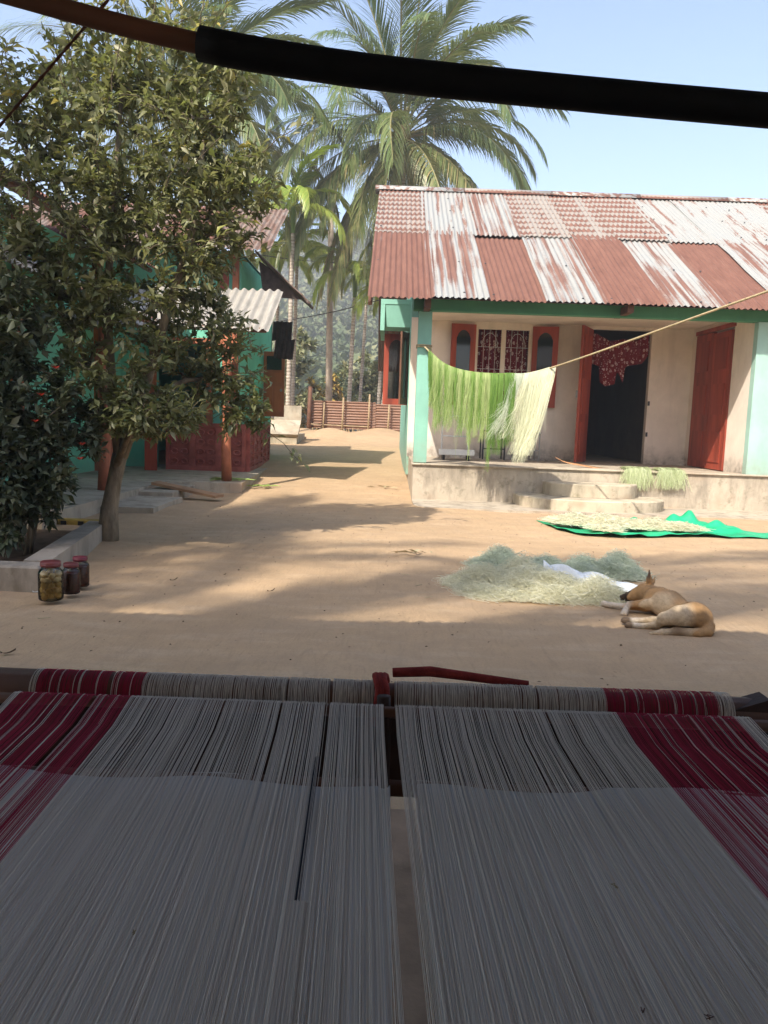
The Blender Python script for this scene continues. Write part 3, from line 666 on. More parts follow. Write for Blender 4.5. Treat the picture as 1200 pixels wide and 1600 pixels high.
# red precast railing: corner posts, panels with raised medallions
def rail_run(p0, p1, n, rows, holes):
    p0 = Vector(p0); p1 = Vector(p1); d = (p1 - p0); L = d.length; d.normalize(); nrm = Vector((d.y, -d.x, 0)); z0, h = .14, .78
    def blk(u0, u1, v0, v1, k0, k1): return [tuple(p0 + d * u + nrm * k + Vector((0, 0, v + z0))) for v in (v0, v1) for (u, k) in ((u0, k0), (u1, k0), (u1, k1), (u0, k1))]
    Q = [(0, 3, 2, 1), (4, 5, 6, 7), (0, 1, 5, 4), (1, 2, 6, 5), (2, 3, 7, 6), (3, 0, 4, 7)]
    r = MB().add(blk(0, L, h - .07, h, -.05, .05), Q).build('railing', 'railing_red', lh)
    MB().add(blk(0, L, 0, .07, -.045, .045), Q).build('rail_base', 'railing_red', r)
    w = L / n
    for i in range(n + 1): MB().add(blk(max(0, i * w - .05), min(L, i * w + .05), .07, h - .07, -.048, .048), Q).build('rail_post', 'railing_red', r)
    for i in range(n): MB().add(blk(i * w + .05, (i + 1) * w - .05, .07, h - .07, -.02, .02), Q).build('rail_panel', 'railing_red', r)
    cols = 2 if not holes else 3; ow = (w - .1) / cols * .42; oh = (h - .14) / rows * .30
    ring = MB()
    m_ = 14
    for a in range(m_):
        t = 2 * math.pi * a / m_
        for (s, k) in ((1, .0), (.92, .03), (.62, .03), (.55, -.0)): ring.v.append((math.cos(t) * ow * s, math.sin(t) * oh * s, k))
    for a in range(m_):
        b = (a + 1) % m_
        for q in range(3): ring.f.append((a * 4 + q, b * 4 + q, b * 4 + q + 1, a * 4 + q + 1))
    me = ring.mesh('medallion'); me.materials.append(MT['railing_red'])
    for i in range(n):
        for c_ in range(cols):
            for q in range(rows):
                u = i * w + .05 + (w - .1) * (c_ + .5) / cols; v = .07 + (h - .14) * (q + .5) / rows
                place('medallion', me, None, r, p0 + d * u + nrm * .0205 + Vector((0, 0, v + z0)), d, (0, 0, 1))
rail_run((-3.62, 13.0, 0), (-2.32, 13.0, 0), 3, 4, False)
rail_run((-2.30, 13.06, 0), (-2.38, 15.8, 0), 5, 5, True)
# dark red boarded gate beside the railing
gate = MB().box(-3.86, -3.67, 12.6, 12.64, .14, .95).build('gate_board', 'red_wood', lh)
# low cement block with sloped cover at the end of the lane
blk = thing('cement_bench', (-2.9, 21, .3), 'low beige cement bench by the lane, before the far fence', 'bench')
MB().box(-3.6, -2.30, 20.2, 22.2, .2, .62).build('base', 'cement_step', blk)
MB().add([(-3.62, 20.12, .62), (-2.26, 20.12, .62), (-2.26, 20.8, .98), (-3.62, 20.8, .98), (-3.62, 20.17, .56), (-2.26, 20.17, .56), (-2.26, 20.85, .92), (-3.62, 20.85, .92)],
   [(0, 1, 2, 3), (7, 6, 5, 4), (0, 4, 5, 1), (1, 5, 6, 2), (2, 6, 7, 3), (3, 7, 4, 0)]).build('sloped_cover', 'cement', blk)
MB().box(-3.0, -2.28, 21.0, 21.12, .98, 1.36).build('upstand', 'cement', blk)

# ------------------------------------------------------------------ kerbs and planted bed
kb = thing('planting_bed_kerb', (-2.2, 5.4, 0), 'grey cement kerb edging the shrub bed behind the jars', 'kerb')
MB().box(-4.6, -2.05, 4.62, 4.78, -.05, .135, .012).build('front_kerb', 'cement_kerb', kb)
MB().prism([(-2.053, 4.785), (-2.215, 4.785), (-2.50, 6.62), (-2.35, 6.62)], -.05, .14).build('side_kerb', 'cement_kerb', kb)
structure(MB().prism([(-2.2, 4.783), (-4.6, 4.783), (-4.6, 6.75), (-2.5, 6.75)], -.05, .03).build('soil_bed', 'soil_bed'))
pk = thing('painted_kerb', (-2.9, 7.0, 0), 'short yellow and black painted kerb stone behind the shrub bed', 'kerb')
MB().box(-3.05, -2.62, 7.2, 7.32, -.03, .06, .01).build('stone', 'yellow_paint', pk)
for x in (-2.98, -2.82, -2.70): MB().box(x, x + .05, 7.192, 7.21, 0, .05).build('black_band', 'black_paint', pk)
pl = MB().add([(-2.98, 10.0, .15), (-2.12, 9.78, .03), (-2.05, 9.98, .03), (-2.95, 10.22, .15), (-2.98, 10.0, .185), (-2.12, 9.78, .06), (-2.05, 9.98, .06), (-2.95, 10.22, .185)], [(3, 2, 1, 0), (4, 5, 6, 7), (0, 1, 5, 4), (1, 2, 6, 5), (2, 3, 7, 6), (3, 0, 4, 7)]).build('wooden_plank', 'plank')
tag(pl, 'loose brown plank lying along the left porch edge', 'plank')

# ------------------------------------------------------------------ far fence, pole, wires
fe = thing('sheet_fence', (-1.2, 25, .55), 'low fence of rusty corrugated sheets on bamboo stakes', 'fence')
me_fc = corrugated('sheet', .86, 2.1, .085, .018)
for k in range(2): place('fence_sheet', me_fc, 'sheet_fence', fe, (-2.47 + k * 1.98, 25.0 + .03 * k, 1.60 - .05 * k), (0, .02, -1), (1, .012, -.004))
for x, y, z0, z1, r in ((-2.47, 24.9, .4, 2.02, .07), (-2.02, 24.88, .5, 1.55, .028), (-1.42, 24.88, .5, 1.72, .03), (-.60, 24.88, .5, 1.85, .03), (.02, 24.88, .5, 1.6, .03), (-3.1, 24.88, .5, 1.7, .03), (.45, 24.88, .5, 1.7, .03)):
    MB().tube([(x, y, z0), (x + .02, y, (z0 + z1) / 2), (x + .03, y, z1)], r, 7).build('stake', 'bamboo' if r < .05 else 'brown_wood', fe, True)
for k in range(26):
    x = -2.4 + k * .07 + random.uniform(-.02, .02); MB().tube([(x, 24.93, .5), (x + random.uniform(-.03, .03), 24.93, .5 + random.uniform(.18, .3))], .018, 5).build('stub_stake', 'bamboo', fe)
MB().tube([(-2.47, 24.9, .86), (-1.5, 24.9, .84), (-.6, 24.9, .83)], .02, 5).build('rail', 'bamboo', fe)
pole = thing('utility_pole', (-2.05, 28, .3), 'tall plain brownish utility pole carrying wires beyond the fence', 'pole')
MB().tube([(-2.05, 28, -.2), (-2.12, 28, 4), (-2.18, 28, 9)], [.13, .11, .09], 10).build('shaft', 'concrete_pole', pole, True)
for (a, b, lab) in (((-4.6, 26.5, 4.05), (1.4, 25.0, 5.4), 'lowest dark wire sagging across the gap between the houses'), ((-4.6, 27.0, 6.4), (1.4, 27.5, 6.55), 'upper thin dark wire running level past the utility pole')):
    a = Vector(a); b = Vector(b); pts = [a.lerp(b, t) - Vector((0, 0, .55 * 4 * t * (1 - t) * .4)) for t in np.linspace(0, 1, 14)]
    tag(MB().tube(pts, .016, 5).build('overhead_wire', 'dark_metal'), lab, 'wire', 'overhead wires')

structure(MB().box(-5.7, 5.1, -2.6, 2.05, -.1, .02).build('shed_floor_shaded', 'shed_floor_shaded'))  # added sheet over the ground, carries the shade-darkened earth colour
# ------------------------------------------------------------------ weaving shed over the viewer
shed = thing('weaving_shed', (-.5, 0, 0), 'open-fronted weaving shed whose roof shades the loom', 'shed')
me_sh = corrugated('sheet', 1.05, 5.2, .09, .016, 2)
sr = MB().tube([(-5.8, 1.75, 2.72), (5.2, 1.75, 2.72)], .045, 6).build('eave_pole', 'bamboo', shed)
for k in range(11): place('roof_sheet', me_sh, 'sheet_zinc', sr, (-5.9 + k * 1.0, 1.87, 2.75 + .01 * (k % 2)), (1, 0, 0), (0, -4.6, 1.2)) 
MB().box(-5.8, 5.2, -2.75, -2.6, 0, 3.9).build('back_wall', 'plaster_cream', shed)
for x in (-5.6, -2.6, 2.4, 5.0): MB().tube([(x, 1.75, -.05), (x, 1.75, 2.70)], .05, 8).build('shed_post', 'bamboo', shed, True)
# ------------------------------------------------------------------ broadleaf trees
def grow(root_pts, root_r, blobs, n_twigs, seed, min_z=None):
    """skeleton: given trunk nodes, connect twig ends sampled in ellipsoids to the nearest node; returns twig list and branch tubes"""
    rg = np.random.default_rng(seed); nodes = [np.array(p, float) for p in root_pts]; depth = [0] * len(nodes)
    ends = []
    wts = np.array([b[6] for b in blobs], float); wts /= wts.sum()
    for k in range(n_twigs):
        b = blobs[rg.choice(len(blobs), p=wts)]; u = rg.normal(size=3); u /= np.linalg.norm(u); r = rg.uniform(.25, 1.0) ** .5
        ends.append(np.array(b[:3]) + u * r * np.array(b[3:6]))
    ends.sort(key=lambda e: min(np.linalg.norm(e - n_) for n_ in nodes))
    twigs = []
    for e in ends:
        N = np.array(nodes); d = np.linalg.norm(N - e, axis=1) + .35 * np.maximum(0, N[:, 2] - e[2]); i = int(np.argmin(d)); s = N[i]; L = np.linalg.norm(e - s)
        if L < .05: continue
        ns = max(2, int(L / .16)); pts = [s]
        for t in np.linspace(0, 1, ns + 1)[1:]:
            pts.append(s + (e - s) * t + np.array([0, 0, .12 * L * math.sin(t * math.pi)]) + rg.normal(0, .018, 3) * (t < 1))
        twigs.append((pts, depth[i])); nodes += pts[1:]; depth += [depth[i] + 1] * (len(pts) - 1)
    return twigs
def branches(name, twigs, mat, parent, r0=.022, r1=.003):
    mb = MB()
    for pts, dp in twigs:
        L = len(pts); a = max(r1 * 1.3, r0 * (.72 ** dp)); mb.tube(pts, [a + (r1 - a) * (i / (L - 1)) for i in range(L)], 4, False)
    return stuff(mb.build(name, mat, parent, True))
def leaves_on(twigs, per, size, seed, mat, name, parent, width=.42, varz=None, spread=.8):
    rg = np.random.default_rng(seed); P = []; D = []
    for pts, dp in twigs:
        pts = np.array(pts); n = len(pts)
        for k in range(per):
            t = rg.uniform(.02, 1.0) * (n - 1.001); i = int(t); p = pts[i] + (pts[i + 1] - pts[i]) * (t - i); ax = pts[-1] - pts[0]; ax = ax / (np.linalg.norm(ax) + 1e-6)
            d = ax * .55 + rg.normal(0, spread, 3) * np.array([1, 1, .75]); P.append(p + rg.normal(0, .022, 3)); D.append(d)
    P = np.array(P); D = np.array(D); vb = rg.beta(2, 2.2, len(P)) if varz is None else varz(P)
    V, F, A = leaf_cloud(P, D, size, width, varbase=vb); return stuff(np_mesh(name, V, F, mat, parent, A))

ct = thing('citrus_tree', (-2.28, 6.5, 0), 'tall leafy citrus tree with dusty leaves in front of the left house', 'tree')
tr = [(-2.30, 6.50, -.05), (-2.29, 6.50, .25), (-2.24, 6.50, .5), (-2.20, 6.52, .72)]
MB().tube(tr, [.098, .070, .060, .064], 12, wob=.14).build('trunk', 'bark', ct, True)
limbs = [[(-2.20, 6.52, .68), (-2.27, 6.55, 1.2), (-2.30, 6.5, 1.9), (-2.2, 6.4, 2.7), (-2.1, 6.3, 3.5)], [(-2.19, 6.52, .70), (-2.02, 6.5, 1.15), (-1.8, 6.4, 1.8), (-1.55, 6.3, 2.5), (-1.45, 6.2, 3.1)],
         [(-2.27, 6.55, 1.1), (-2.55, 6.4, 1.7), (-2.75, 6.2, 2.4), (-2.75, 6.1, 3.1)], [(-2.02, 6.5, 1.15), (-1.7, 6.7, 1.35), (-1.4, 6.9, 1.4)], [(-2.24, 6.5, .6), (-2.0, 6.2, .95), (-1.85, 6.0, 1.05)]]
for k, l in enumerate(limbs):
    n = len(l); MB().tube(l, [(.055 if k < 2 else .035) * (1 - .75 * i / (n - 1)) for i in range(n)], 8, wob=.08).build('limb', 'bark', ct, True)
rootn = [p for l in limbs for i in range(len(l) - 1) for p in [tuple(np.array(l[i]) + (np.array(l[i + 1]) - np.array(l[i])) * t) for t in (.33, .66, 1)] if p[2] > 1.0]
blobs = [(-2.05, 6.3, 3.0, .75, .7, .75, 5), (-1.62, 6.3, 2.7, .55, .6, .65, 2.8), (-2.6, 6.15, 2.7, .6, .6, .6, 2.6), (-2.0, 6.3, 2.15, .75, .6, .45, 3.2), (-2.0, 6.35, 3.78, .75, .45, .42, 2.4), (-1.5, 6.3, 3.5, .45, .4, .42, 1.6),
         (-1.62, 6.7, 1.75, .44, .4, .42, 2.0), (-1.36, 6.75, 1.2, .42, .3, .34, 1.3), (-1.85, 6.1, 1.05, .48, .3, .24, 1.8), (-2.15, 6.1, 1.5, .45, .35, .4, 1.8), (-2.85, 6.0, 2.1, .4, .4, .4, 1.4), (-1.3, 6.3, 2.6, .30, .4, .35, .7), (-2.7, 6.05, 3.35, .25, .3, .35, .8), (-1.1, 6.3, 2.85, .22, .3, .28, .7), (-2.4, 6.3, 1.9, .35, .4, .3, 1.1)]
tw = grow(rootn, .05, blobs, 1750, 11)
rg_ = np.random.default_rng(77)
cand = [t_[0][-1] for t_ in tw if t_[0][-1][2] > 2.2 or t_[0][-1][0] > -1.5]
for k in range(110):
    p0 = np.array(cand[rg_.integers(len(cand))]); out = p0 - np.array([-2.0, 6.4, 2.3]); out = out / np.linalg.norm(out) + rg_.normal(0, .3, 3) + np.array([0, 0, .55]); out /= np.linalg.norm(out); L_ = rg_.uniform(.22, .55)
    tw.append(([p0 + out * L_ * t_ + np.array([0, 0, -.10 * L_ * t_ * t_]) + rg_.normal(0, .008, 3) for t_ in np.linspace(0, 1, 6)], 5))
branches('branches', tw, 'twig_bark', ct)
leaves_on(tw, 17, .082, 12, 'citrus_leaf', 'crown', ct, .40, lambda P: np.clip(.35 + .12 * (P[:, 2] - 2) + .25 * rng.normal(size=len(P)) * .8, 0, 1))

sh = thing('dark_shrub', (-2.75, 5.6, 0), 'dense dark leafy shrub filling the kerbed bed at left', 'shrub')
for k in range(9):
    a = rng.uniform(0, 6.28); x, y = -2.85 + .3 * math.cos(a), 5.6 + .3 * math.sin(a)
    MB().tube([(x, y, 0), (x + .1 * math.cos(a), y + .1 * math.sin(a), .5), (x + .12 * math.cos(a), y + .12 * math.sin(a), .8)], [.018, .012, .006], 6).build('stem', 'bark', sh, True)
sb_ = [(-2.62, 5.55, .62, .36, .4, .42, 3), (-2.95, 5.5, 1.05, .45, .5, .5, 4), (-2.6, 5.7, 1.1, .38, .4, .42, 3), (-2.75, 5.7, 1.65, .35, .4, .38, 2.2), (-3.2, 5.6, 1.5, .4, .5, .5, 2.2), (-3.2, 5.4, .6, .4, .45, .4, 2), (-2.75, 5.15, .75, .3, .2, .45, 1.6), (-2.65, 5.1, .35, .3, .18, .25, 1.0), (-2.45, 5.5, .5, .25, .3, .25, 1.3), (-2.35, 5.95, .95, .25, .3, .3, 1.3)]
tw2 = grow([(-2.85 + .1 * k, 5.6, .25 + .18 * (k % 6)) for k in range(-3, 4)], .03, sb_, 1050, 21)
branches('branches', tw2, 'twig_bark', sh, .012)
leaves_on(tw2, 22, .078, 22, 'bush_leaf', 'crown', sh, .46)
fl = MB()
for (x, y, z) in ((-2.36, 5.4, 1.16), (-2.38, 5.35, .98), (-2.18, 5.6, .72), (-2.2, 5.7, .82), (-2.3, 5.5, 1.35)):
    f1 = MB()
    for k in range(7):
        a = k * .9; f1.add([(x, y, z), (x + .022 * math.cos(a), y + .022 * math.sin(a), z + .012), (x + .03 * math.cos(a + .4), y + .03 * math.sin(a + .4), z + .02), (x + .02 * math.cos(a + .8), y + .02 * math.sin(a + .8), z + .014)], [(0, 1, 2, 3)])
    f1.build('flower', 'flower', sh)
# climber with fresher leaves against the walkway awning
cl = thing('leafy_climber', (-3.6, 7.3, .1), 'bright green climber growing under the left walkway awning', 'climber')
MB().tube([(-3.42, 6.6, .13), (-3.40, 6.6, 1.2), (-3.3, 6.55, 2.0)], [.02, .016, .008], 6).build('stem', 'twig_bark', cl, True)
tw3 = grow([(-3.4, 6.6, z) for z in (1.0, 1.3, 1.6, 1.9)], .02, [(-3.3, 6.5, 1.85, .28, .4, .2, 2), (-3.15, 6.6, 1.6, .2, .3, .25, 1)], 60, 31)
branches('branches', tw3, 'twig_bark', cl, .008); leaves_on(tw3, 16, .10, 32, 'bright_leaf', 'leaves', cl, .5)

# hazy scrub trees beyond the fence, each with its own trunk and crown
def far_tree(x, y, z0, h, r, mat, seed, label, n=90, per=34, size=.30):
    t = thing('scrub_tree', (x, y, z0), label, 'tree', 'trees beyond the fence')
    MB().tube([(x, y, z0 - .3), (x + .1, y, z0 + h * .3), (x + .05, y, z0 + h * .6)], [.14, .1, .05], 7).build('trunk', 'bark', t, True)
    rg = np.random.default_rng(seed); bl = [(x + rg.normal(0, r * .45), y + rg.normal(0, r * .4), z0 + h * rg.uniform(.35, .85), r * rg.uniform(.4, .65), r * rg.uniform(.4, .6), h * rg.uniform(.12, .22), 1) for _ in range(8)]
    tw = grow([(x, y, z0 + h * q) for q in (.25, .35, .45, .55, .6)], .05, bl, n, seed); branches('branches', tw, 'twig_bark', t, .03, .008); leaves_on(tw, per, size, seed + 1, mat, 'crown', t, .55)
for a in ((-1.0, 37, -.6, 5.2, 2.2, 'scrub_leaf', 41, 'pale olive bushy tree right behind the utility pole'), (-3.4, 40, -1, 5.0, 1.6, 'yellow_leaf', 43, 'yellow-leaved small tree left of the utility pole'),
          (1.0, 36, -.6, 4.6, 1.9, 'scrub_leaf', 45, 'olive bushy tree beside the white palm trunk at the house corner'), (-4.6, 38, -.8, 6.0, 1.8, 'scrub_leaf', 47, 'olive tree behind the paired pale areca trunks'),
          (-2.6, 46, -1.4, 6.2, 2.6, 'far_leaf', 49, 'darker green tree on the slope behind the yellow one'), (.3, 48, -1.4, 7.0, 2.8, 'far_leaf', 51, 'darker green tree on the slope right of the utility pole')): far_tree(*a)

# ------------------------------------------------------------------ palms
def frond_mesh(name, L, elev, curl, pairs, leaf_len, droop, lw, seed, vb=.5, ragged=.15):
    """rachis leaves the origin along +X at elevation elev (deg) and bends down by curl (deg)"""
    rg = np.random.default_rng(seed); n = 26; p = np.zeros(3); pts = [p.copy()]; tans = []
    for i in range(n):
        a = R(elev - curl * (i / n) ** 1.25); tdir = np.array([math.cos(a), .03 * math.sin(i * .3 + seed), math.sin(a)]); tans.append(tdir / np.linalg.norm(tdir)); p = p + tans[-1] * L / n; pts.append(p.copy())
    tans.append(tans[-1]); pts = np.array(pts); tans = np.array(tans); V = []; F = []; A = []; o = 0
    # rachis as a four-sided taper
    for i in range(n + 1):
        w = .038 * L / 4.5 * (1 - .85 * i / n); s = np.array([0, 1, 0]); u = np.cross(tans[i], s)
        V += [pts[i] + s * w, pts[i] + u * w * .6, pts[i] - s * w, pts[i] - u * w * .6]; A += [.93] * 4
    for i in range(n):
        for k in range(4): F.append((i * 4 + k, i * 4 + (k + 1) % 4, (i + 1) * 4 + (k + 1) % 4, (i + 1) * 4 + k))
    o = len(V); seg = 4
    for side in (-1, 1):
        for j in range(pairs):
            if rg.random() < ragged * .4: continue
            t = .14 + .86 * (j + rg.uniform(-.3, .3)) / pairs; t = min(max(t, .1), .995); q = t * n; i = min(int(q), n - 1); base = pts[i] + (pts[i + 1] - pts[i]) * (q - i); T = tans[i]
            S = np.array([0, side, 0.]); Nn = np.cross(T, S) * side; ll = leaf_len * (.35 + .65 * math.sin(math.pi * min(1, t * .85 + .12)) ** .6) * rg.uniform(.82, 1.1)
            if rg.random() < ragged: ll *= rg.uniform(.4, .8)
            d = S * (.80 - .35 * t) + T * (.55 + .5 * t) - Nn * 0 + np.array([0, 0, rg.normal(.10, .08)]); d /= np.linalg.norm(d); c = base.copy(); var = np.clip(vb + rg.normal(0, .15), 0, 1)
            w0 = lw * rg.uniform(.8, 1.2); wd = np.cross(d, np.array([0, 0, 1.])) ; wd = wd / (np.linalg.norm(wd) + 1e-6)
            wd = wd * .65 + np.array([0, 0, .6]) * .6; prof = [.55, 1., .85, .5, .06]
            for k in range(seg + 1):
                V += [c + wd * w0 * prof[k] * .5, c - wd * w0 * prof[k] * .5]; A += [var + .12 * (k == seg)] * 2
                d = d + np.array([0, 0, -droop * (k + .6) / seg * rg.uniform(.7, 1.3)]); d /= np.linalg.norm(d); c = c + d * ll / seg
            for k in range(seg): F.append((o + 2 * k, o + 2 * k + 1, o + 2 * k + 3, o + 2 * k + 2))
            o = len(V)
    me = bpy.data.meshes.new(name); me.from_pydata([tuple(v) for v in V], [], F); me.update(); at = me.attributes.new('var', 'FLOAT', 'POINT'); at.data.foreach_set('value', np.clip(np.array(A, np.float32), 0, 1)); return me
COCO = [(frond_mesh('frond', 4.7, e, c, 96, 1.05, d * 1.15, .046, 60 + k, v), e) for k, (e, c, d, v) in enumerate(((82, 45, .18, .25), (68, 65, .30, .35), (50, 85, .45, .45), (30, 95, .60, .5), (8, 80, .8, .6), (-22, 58, .9, .72), (-50, 32, .7, .85)))]
for me, _ in COCO: me.materials.append(MT['coconut_leaf'])
ARECA = [frond_mesh('frond', 2.1, e, c, 34, .62, d, .075, 80 + k, v, .05) for k, (e, c, d, v) in enumerate(((78, 80, .35, .4), (55, 115, .6, .5), (35, 120, .8, .6), (10, 95, .8, .7)))]
for me in ARECA: me.materials.append(MT['areca_leaf'])
nutm = MB().lathe([(.01, -.13), (.07, -.11), (.115, -.04), (.12, .02), (.09, .09), (.03, .13)], 10).mesh('coconut'); nutm.materials.append(MT['nut']); nutm.polygons.foreach_set('use_smooth', [True] * len(nutm.polygons))
def add_local(name, me, parent, loc, rot, sc=1.0):
    o = bpy.data.objects.new(name, me); col.objects.link(o); o.parent = parent; o.location = loc; o.rotation_euler = rot; o.scale = (sc, sc, sc); return o
def coconut_palm(base, top, seed, label, spec, nuts=7, group='coconut palms', bend=.4):
    t = thing('coconut_palm', base, label, 'palm tree', group); b = Vector(base); tp = Vector(top) - b; n = 14; rg = np.random.default_rng(seed)
    pts = [Vector((tp.x * (s ** 1.3) + bend * math.sin(s * math.pi) * .4, tp.y * s, -.3 + (tp.z + .3) * s)) for s in np.linspace(0, 1, n)]
    mb = MB(); mb.tube(pts, [.27, .20, .17] + [.155 - .003 * i for i in range(n - 3)], 12, wob=.06); me = mb.mesh('trunk'); me.materials.append(MT['palm_trunk']); me.polygons.foreach_set('use_smooth', [True] * len(me.polygons)); add_local('trunk', me, t, (0, 0, 0), (0, 0, 0))
    hb = MB(); hb.lathe([(.12, -.75), (.22, -.45), (.30, -.1), (.26, .25), (.12, .6)], 12); me = hb.mesh('crownshaft'); me.materials.append(MT['palm_fibre']); add_local('crownshaft', me, t, tp, (0, 0, 0))
    for (variant, az) in spec:
        add_local('frond', COCO[variant][0], t, tp + Vector((.10 * math.cos(az), .10 * math.sin(az), .1 - .05 * variant)), (rg.normal(0, .1), 0, az), rg.uniform(1.0, 1.25))
    for k in range(nuts):
        a = rg.uniform(0, 6.28); add_local('coconut', nutm, t, tp + Vector((.33 * math.cos(a), .33 * math.sin(a), -.35 - rg.uniform(0, .4))), (rg.normal(0, .3), rg.normal(0, .3), 0), rg.uniform(.9, 1.15))
    return t
def spread(seed, extra=()):
    rg = np.random.default_rng(seed); sp = []
    for v, cnt in ((0, 5), (1, 7), (2, 8), (3, 9), (4, 9), (5, 7), (6, 5)):
        a0 = rg.uniform(0, 6.28); sp += [(v, a0 + 6.283 * k / cnt + rg.normal(0, .18)) for k in range(cnt)]
    return sp + list(extra)
coconut_palm((-.13, 26, .55), (.15, 26, 10.0), 5, 'large coconut palm with full crown rising behind the rusty roof', spread(5, ((5, 3.4), (5, -1.2), (4, -1.9), (6, 3.6), (6, -2.2), (5, 4.0), (5, -2.7), (5, -2.4), (6, -2.9), (6, 3.2), (4, 3.3), (4, -2.6), (5, -.6), (5, -1.7), (3, 3.0), (3, .1), (4, -.4), (6, -2.0), (6, -2.5))), 9)
coconut_palm((-6.2, 24.5, .3), (-6.3, 24.5, 9.9), 8, 'coconut palm mostly hidden behind the citrus tree', spread(8), 6)
def areca_palm(base, h, seed, label, lean=(0, 0), full=True, n=9, dead=0):
    t = thing('areca_palm', base, label, 'palm tree', 'areca palms'); rg = np.random.default_rng(seed); mb = MB()
    pts = [Vector((lean[0] * s, lean[1] * s, -.3 + (h + .3) * s)) for s in np.linspace(0, 1, 8)]; mb.tube(pts, [.085, .075, .07, .068, .066, .064, .062, .06], 8); me = mb.mesh('trunk'); me.materials.append(MT['palm_trunk']); me.polygons.foreach_set('use_smooth', [True] * len(me.polygons)); add_local('trunk', me, t, (0, 0, 0), (0, 0, 0))
    if full:
        tp = Vector((lean[0], lean[1], h)); cs = MB(); cs.tube([tp - Vector((0, 0, .1)), tp + Vector((0, 0, .5)), tp + Vector((0, 0, .8))], [.065, .075, .03], 8); me = cs.mesh('crownshaft'); me.materials.append(MT['areca_leaf']); add_local('crownshaft', me, t, (0, 0, 0), (0, 0, 0))
        for k in range(n):
            v = (0, 1, 2, 2, 1, 3, 2, 3, 1, 3, 2)[k % 11]; add_local('frond', ARECA[v], t, tp + Vector((0, 0, .62)), (rg.normal(0, .1), 0, k * 2.4 + rg.normal(0, .2)), rg.uniform(.9, 1.1))
    return t
areca_palm((-2.95, 23.4, .5), 5.9, 3, 'areca palm with bright drooping crown above the left lane roof', (.05, 0), n=13)
areca_palm((-3.75, 30.5, -.2), 7.0, 4, 'pale slender areca trunk, leftmost beside the lane', (-.1, 0))
areca_palm((-3.5, 29.0, -.1), 6.6, 6, 'pale areca trunk second from the left beside the lane', (.08, 0), n=10)
areca_palm((-1.29, 25.7, .5), 4.5, 9, 'short areca palm with lime crown just right of the utility pole', (.12, 0), n=9)
areca_palm((-1.25, 33.0, -.4), 6.6, 13, 'thin areca trunk behind the short lime areca palm', (.25, 0))
areca_palm((-.33, 26.2, .5), 4.1, 15, 'areca palm with drooping crown close to the house corner', (.1, 0), n=8)
areca_palm((-4.6, 31.5, -.3), 6.8, 17, 'areca palm half hidden behind the left house roof', (.2, 0), n=10)
# palms standing behind the viewer: their crowns dapple the yard
coconut_palm((-8.8, -4.9, 0), (-8.7, -4.9, 11.0), 31, 'coconut palm behind the weaving shed, left one', spread(31)[::2], 5)
coconut_palm((.2, -5.4, 0), (.3, -5.4, 11.4), 33, 'coconut palm behind the weaving shed, right one', spread(33)[1::3], 5)
coconut_palm((-7.3, -5.9, 0), (-7.1, -5.9, 11.0), 35, 'coconut palm behind the weaving shed, middle one', spread(35)[::3], 5)
# ------------------------------------------------------------------ loom in the foreground
loom = thing('loom', (0, .7, 0), 'floor loom strung with white warp threads and red border stripes in the foreground', 'loom')
RC, RR, ZW = (1.275, .630), .031, .640
MB().tube([(-.80, RC[0], RC[1] + .004), (-.3, RC[0], RC[1]), (.3, RC[0], RC[1] - .001), (.80, RC[0], RC[1] - .004)], [.029, .029, .029, .028], 14, wob=.03).build('warp_roller', 'brown_wood', loom, True)
MB().tube([(-.74, 1.193, .642), (0, 1.193, .6405), (.74, 1.193, .640)], .009, 8).build('lease_rod', 'brown_wood', loom, True)
MB().box(-.78, .78, 1.335, 1.365, .455, .600, .004).build('rear_board', 'dark_wood', loom)
MB().tube([(-.78, 1.25, .49), (.78, 1.25, .485)], .014, 8).build('lower_rod', 'brown_wood', loom, True)
for sx in (-1, 1):
    MB().box(sx * .86 - .03, sx * .86 + .03, 1.24, 1.31, -.05, .75, .005).build('rear_post', 'brown_wood', loom)
    MB().box(sx * .86 - .03, sx * .86 + .03, .0, .07, -.05, .70, .005).build('front_post', 'brown_wood', loom)
    MB().box(sx * .86 - .025, sx * .86 + .025, .07, 1.24, .50, .56, .005).build('side_rail', 'brown_wood', loom)
    MB().tube([(sx * .80, .80, -.05), (sx * .80, .80, 1.62)], .025, 8).build('upright', 'bamboo', loom, True)
MB().tube([(-.8, .03, .61), (.8, .03, .61)], .028, 10).build('cloth_beam', 'brown_wood', loom, True)
MB().tube([(.025, 1.33, .660), (.09, 1.335, .663), (.17, 1.335, .655), (.262, 1.33, .647)], [.008, .0095, .0075, .0065], 7, wob=.2).build('stick', 'red_rope', loom, True)
MB().add([(.580, 1.25, .640), (.645, 1.25, .662), (.66, 1.25, .645), (.66, 1.25, .615), (.580, 1.29, .640), (.645, 1.29, .662), (.66, 1.29, .645), (.66, 1.29, .615)], [(0, 1, 2, 3), (7, 6, 5, 4), (0, 4, 5, 1), (1, 5, 6, 2), (2, 6, 7, 3), (3, 7, 4, 0)]).build('wedge', 'dark_wood', loom)
# twisted red tie round the roller and the stick it holds
for k in range(3):
    pts = [(-.002 + .007 * k + .003 * math.sin(3 * a), RC[0] + .040 * math.cos(a), RC[1] + .001 + .040 * math.sin(a)) for a in np.linspace(0, 2 * math.pi, 22)]
    MB().tube(pts, .0055, 7, False, wob=.2).build('red_tie', 'red_rope', loom, True)
MB().tube([(.010, 1.225, .655), (.012, 1.222, .60), (.013, 1.22, .555), (.014, 1.222, .505)], [.011, .012, .011, .010], 8, wob=.15).build('tie_stick', 'dark_wood', loom, True)

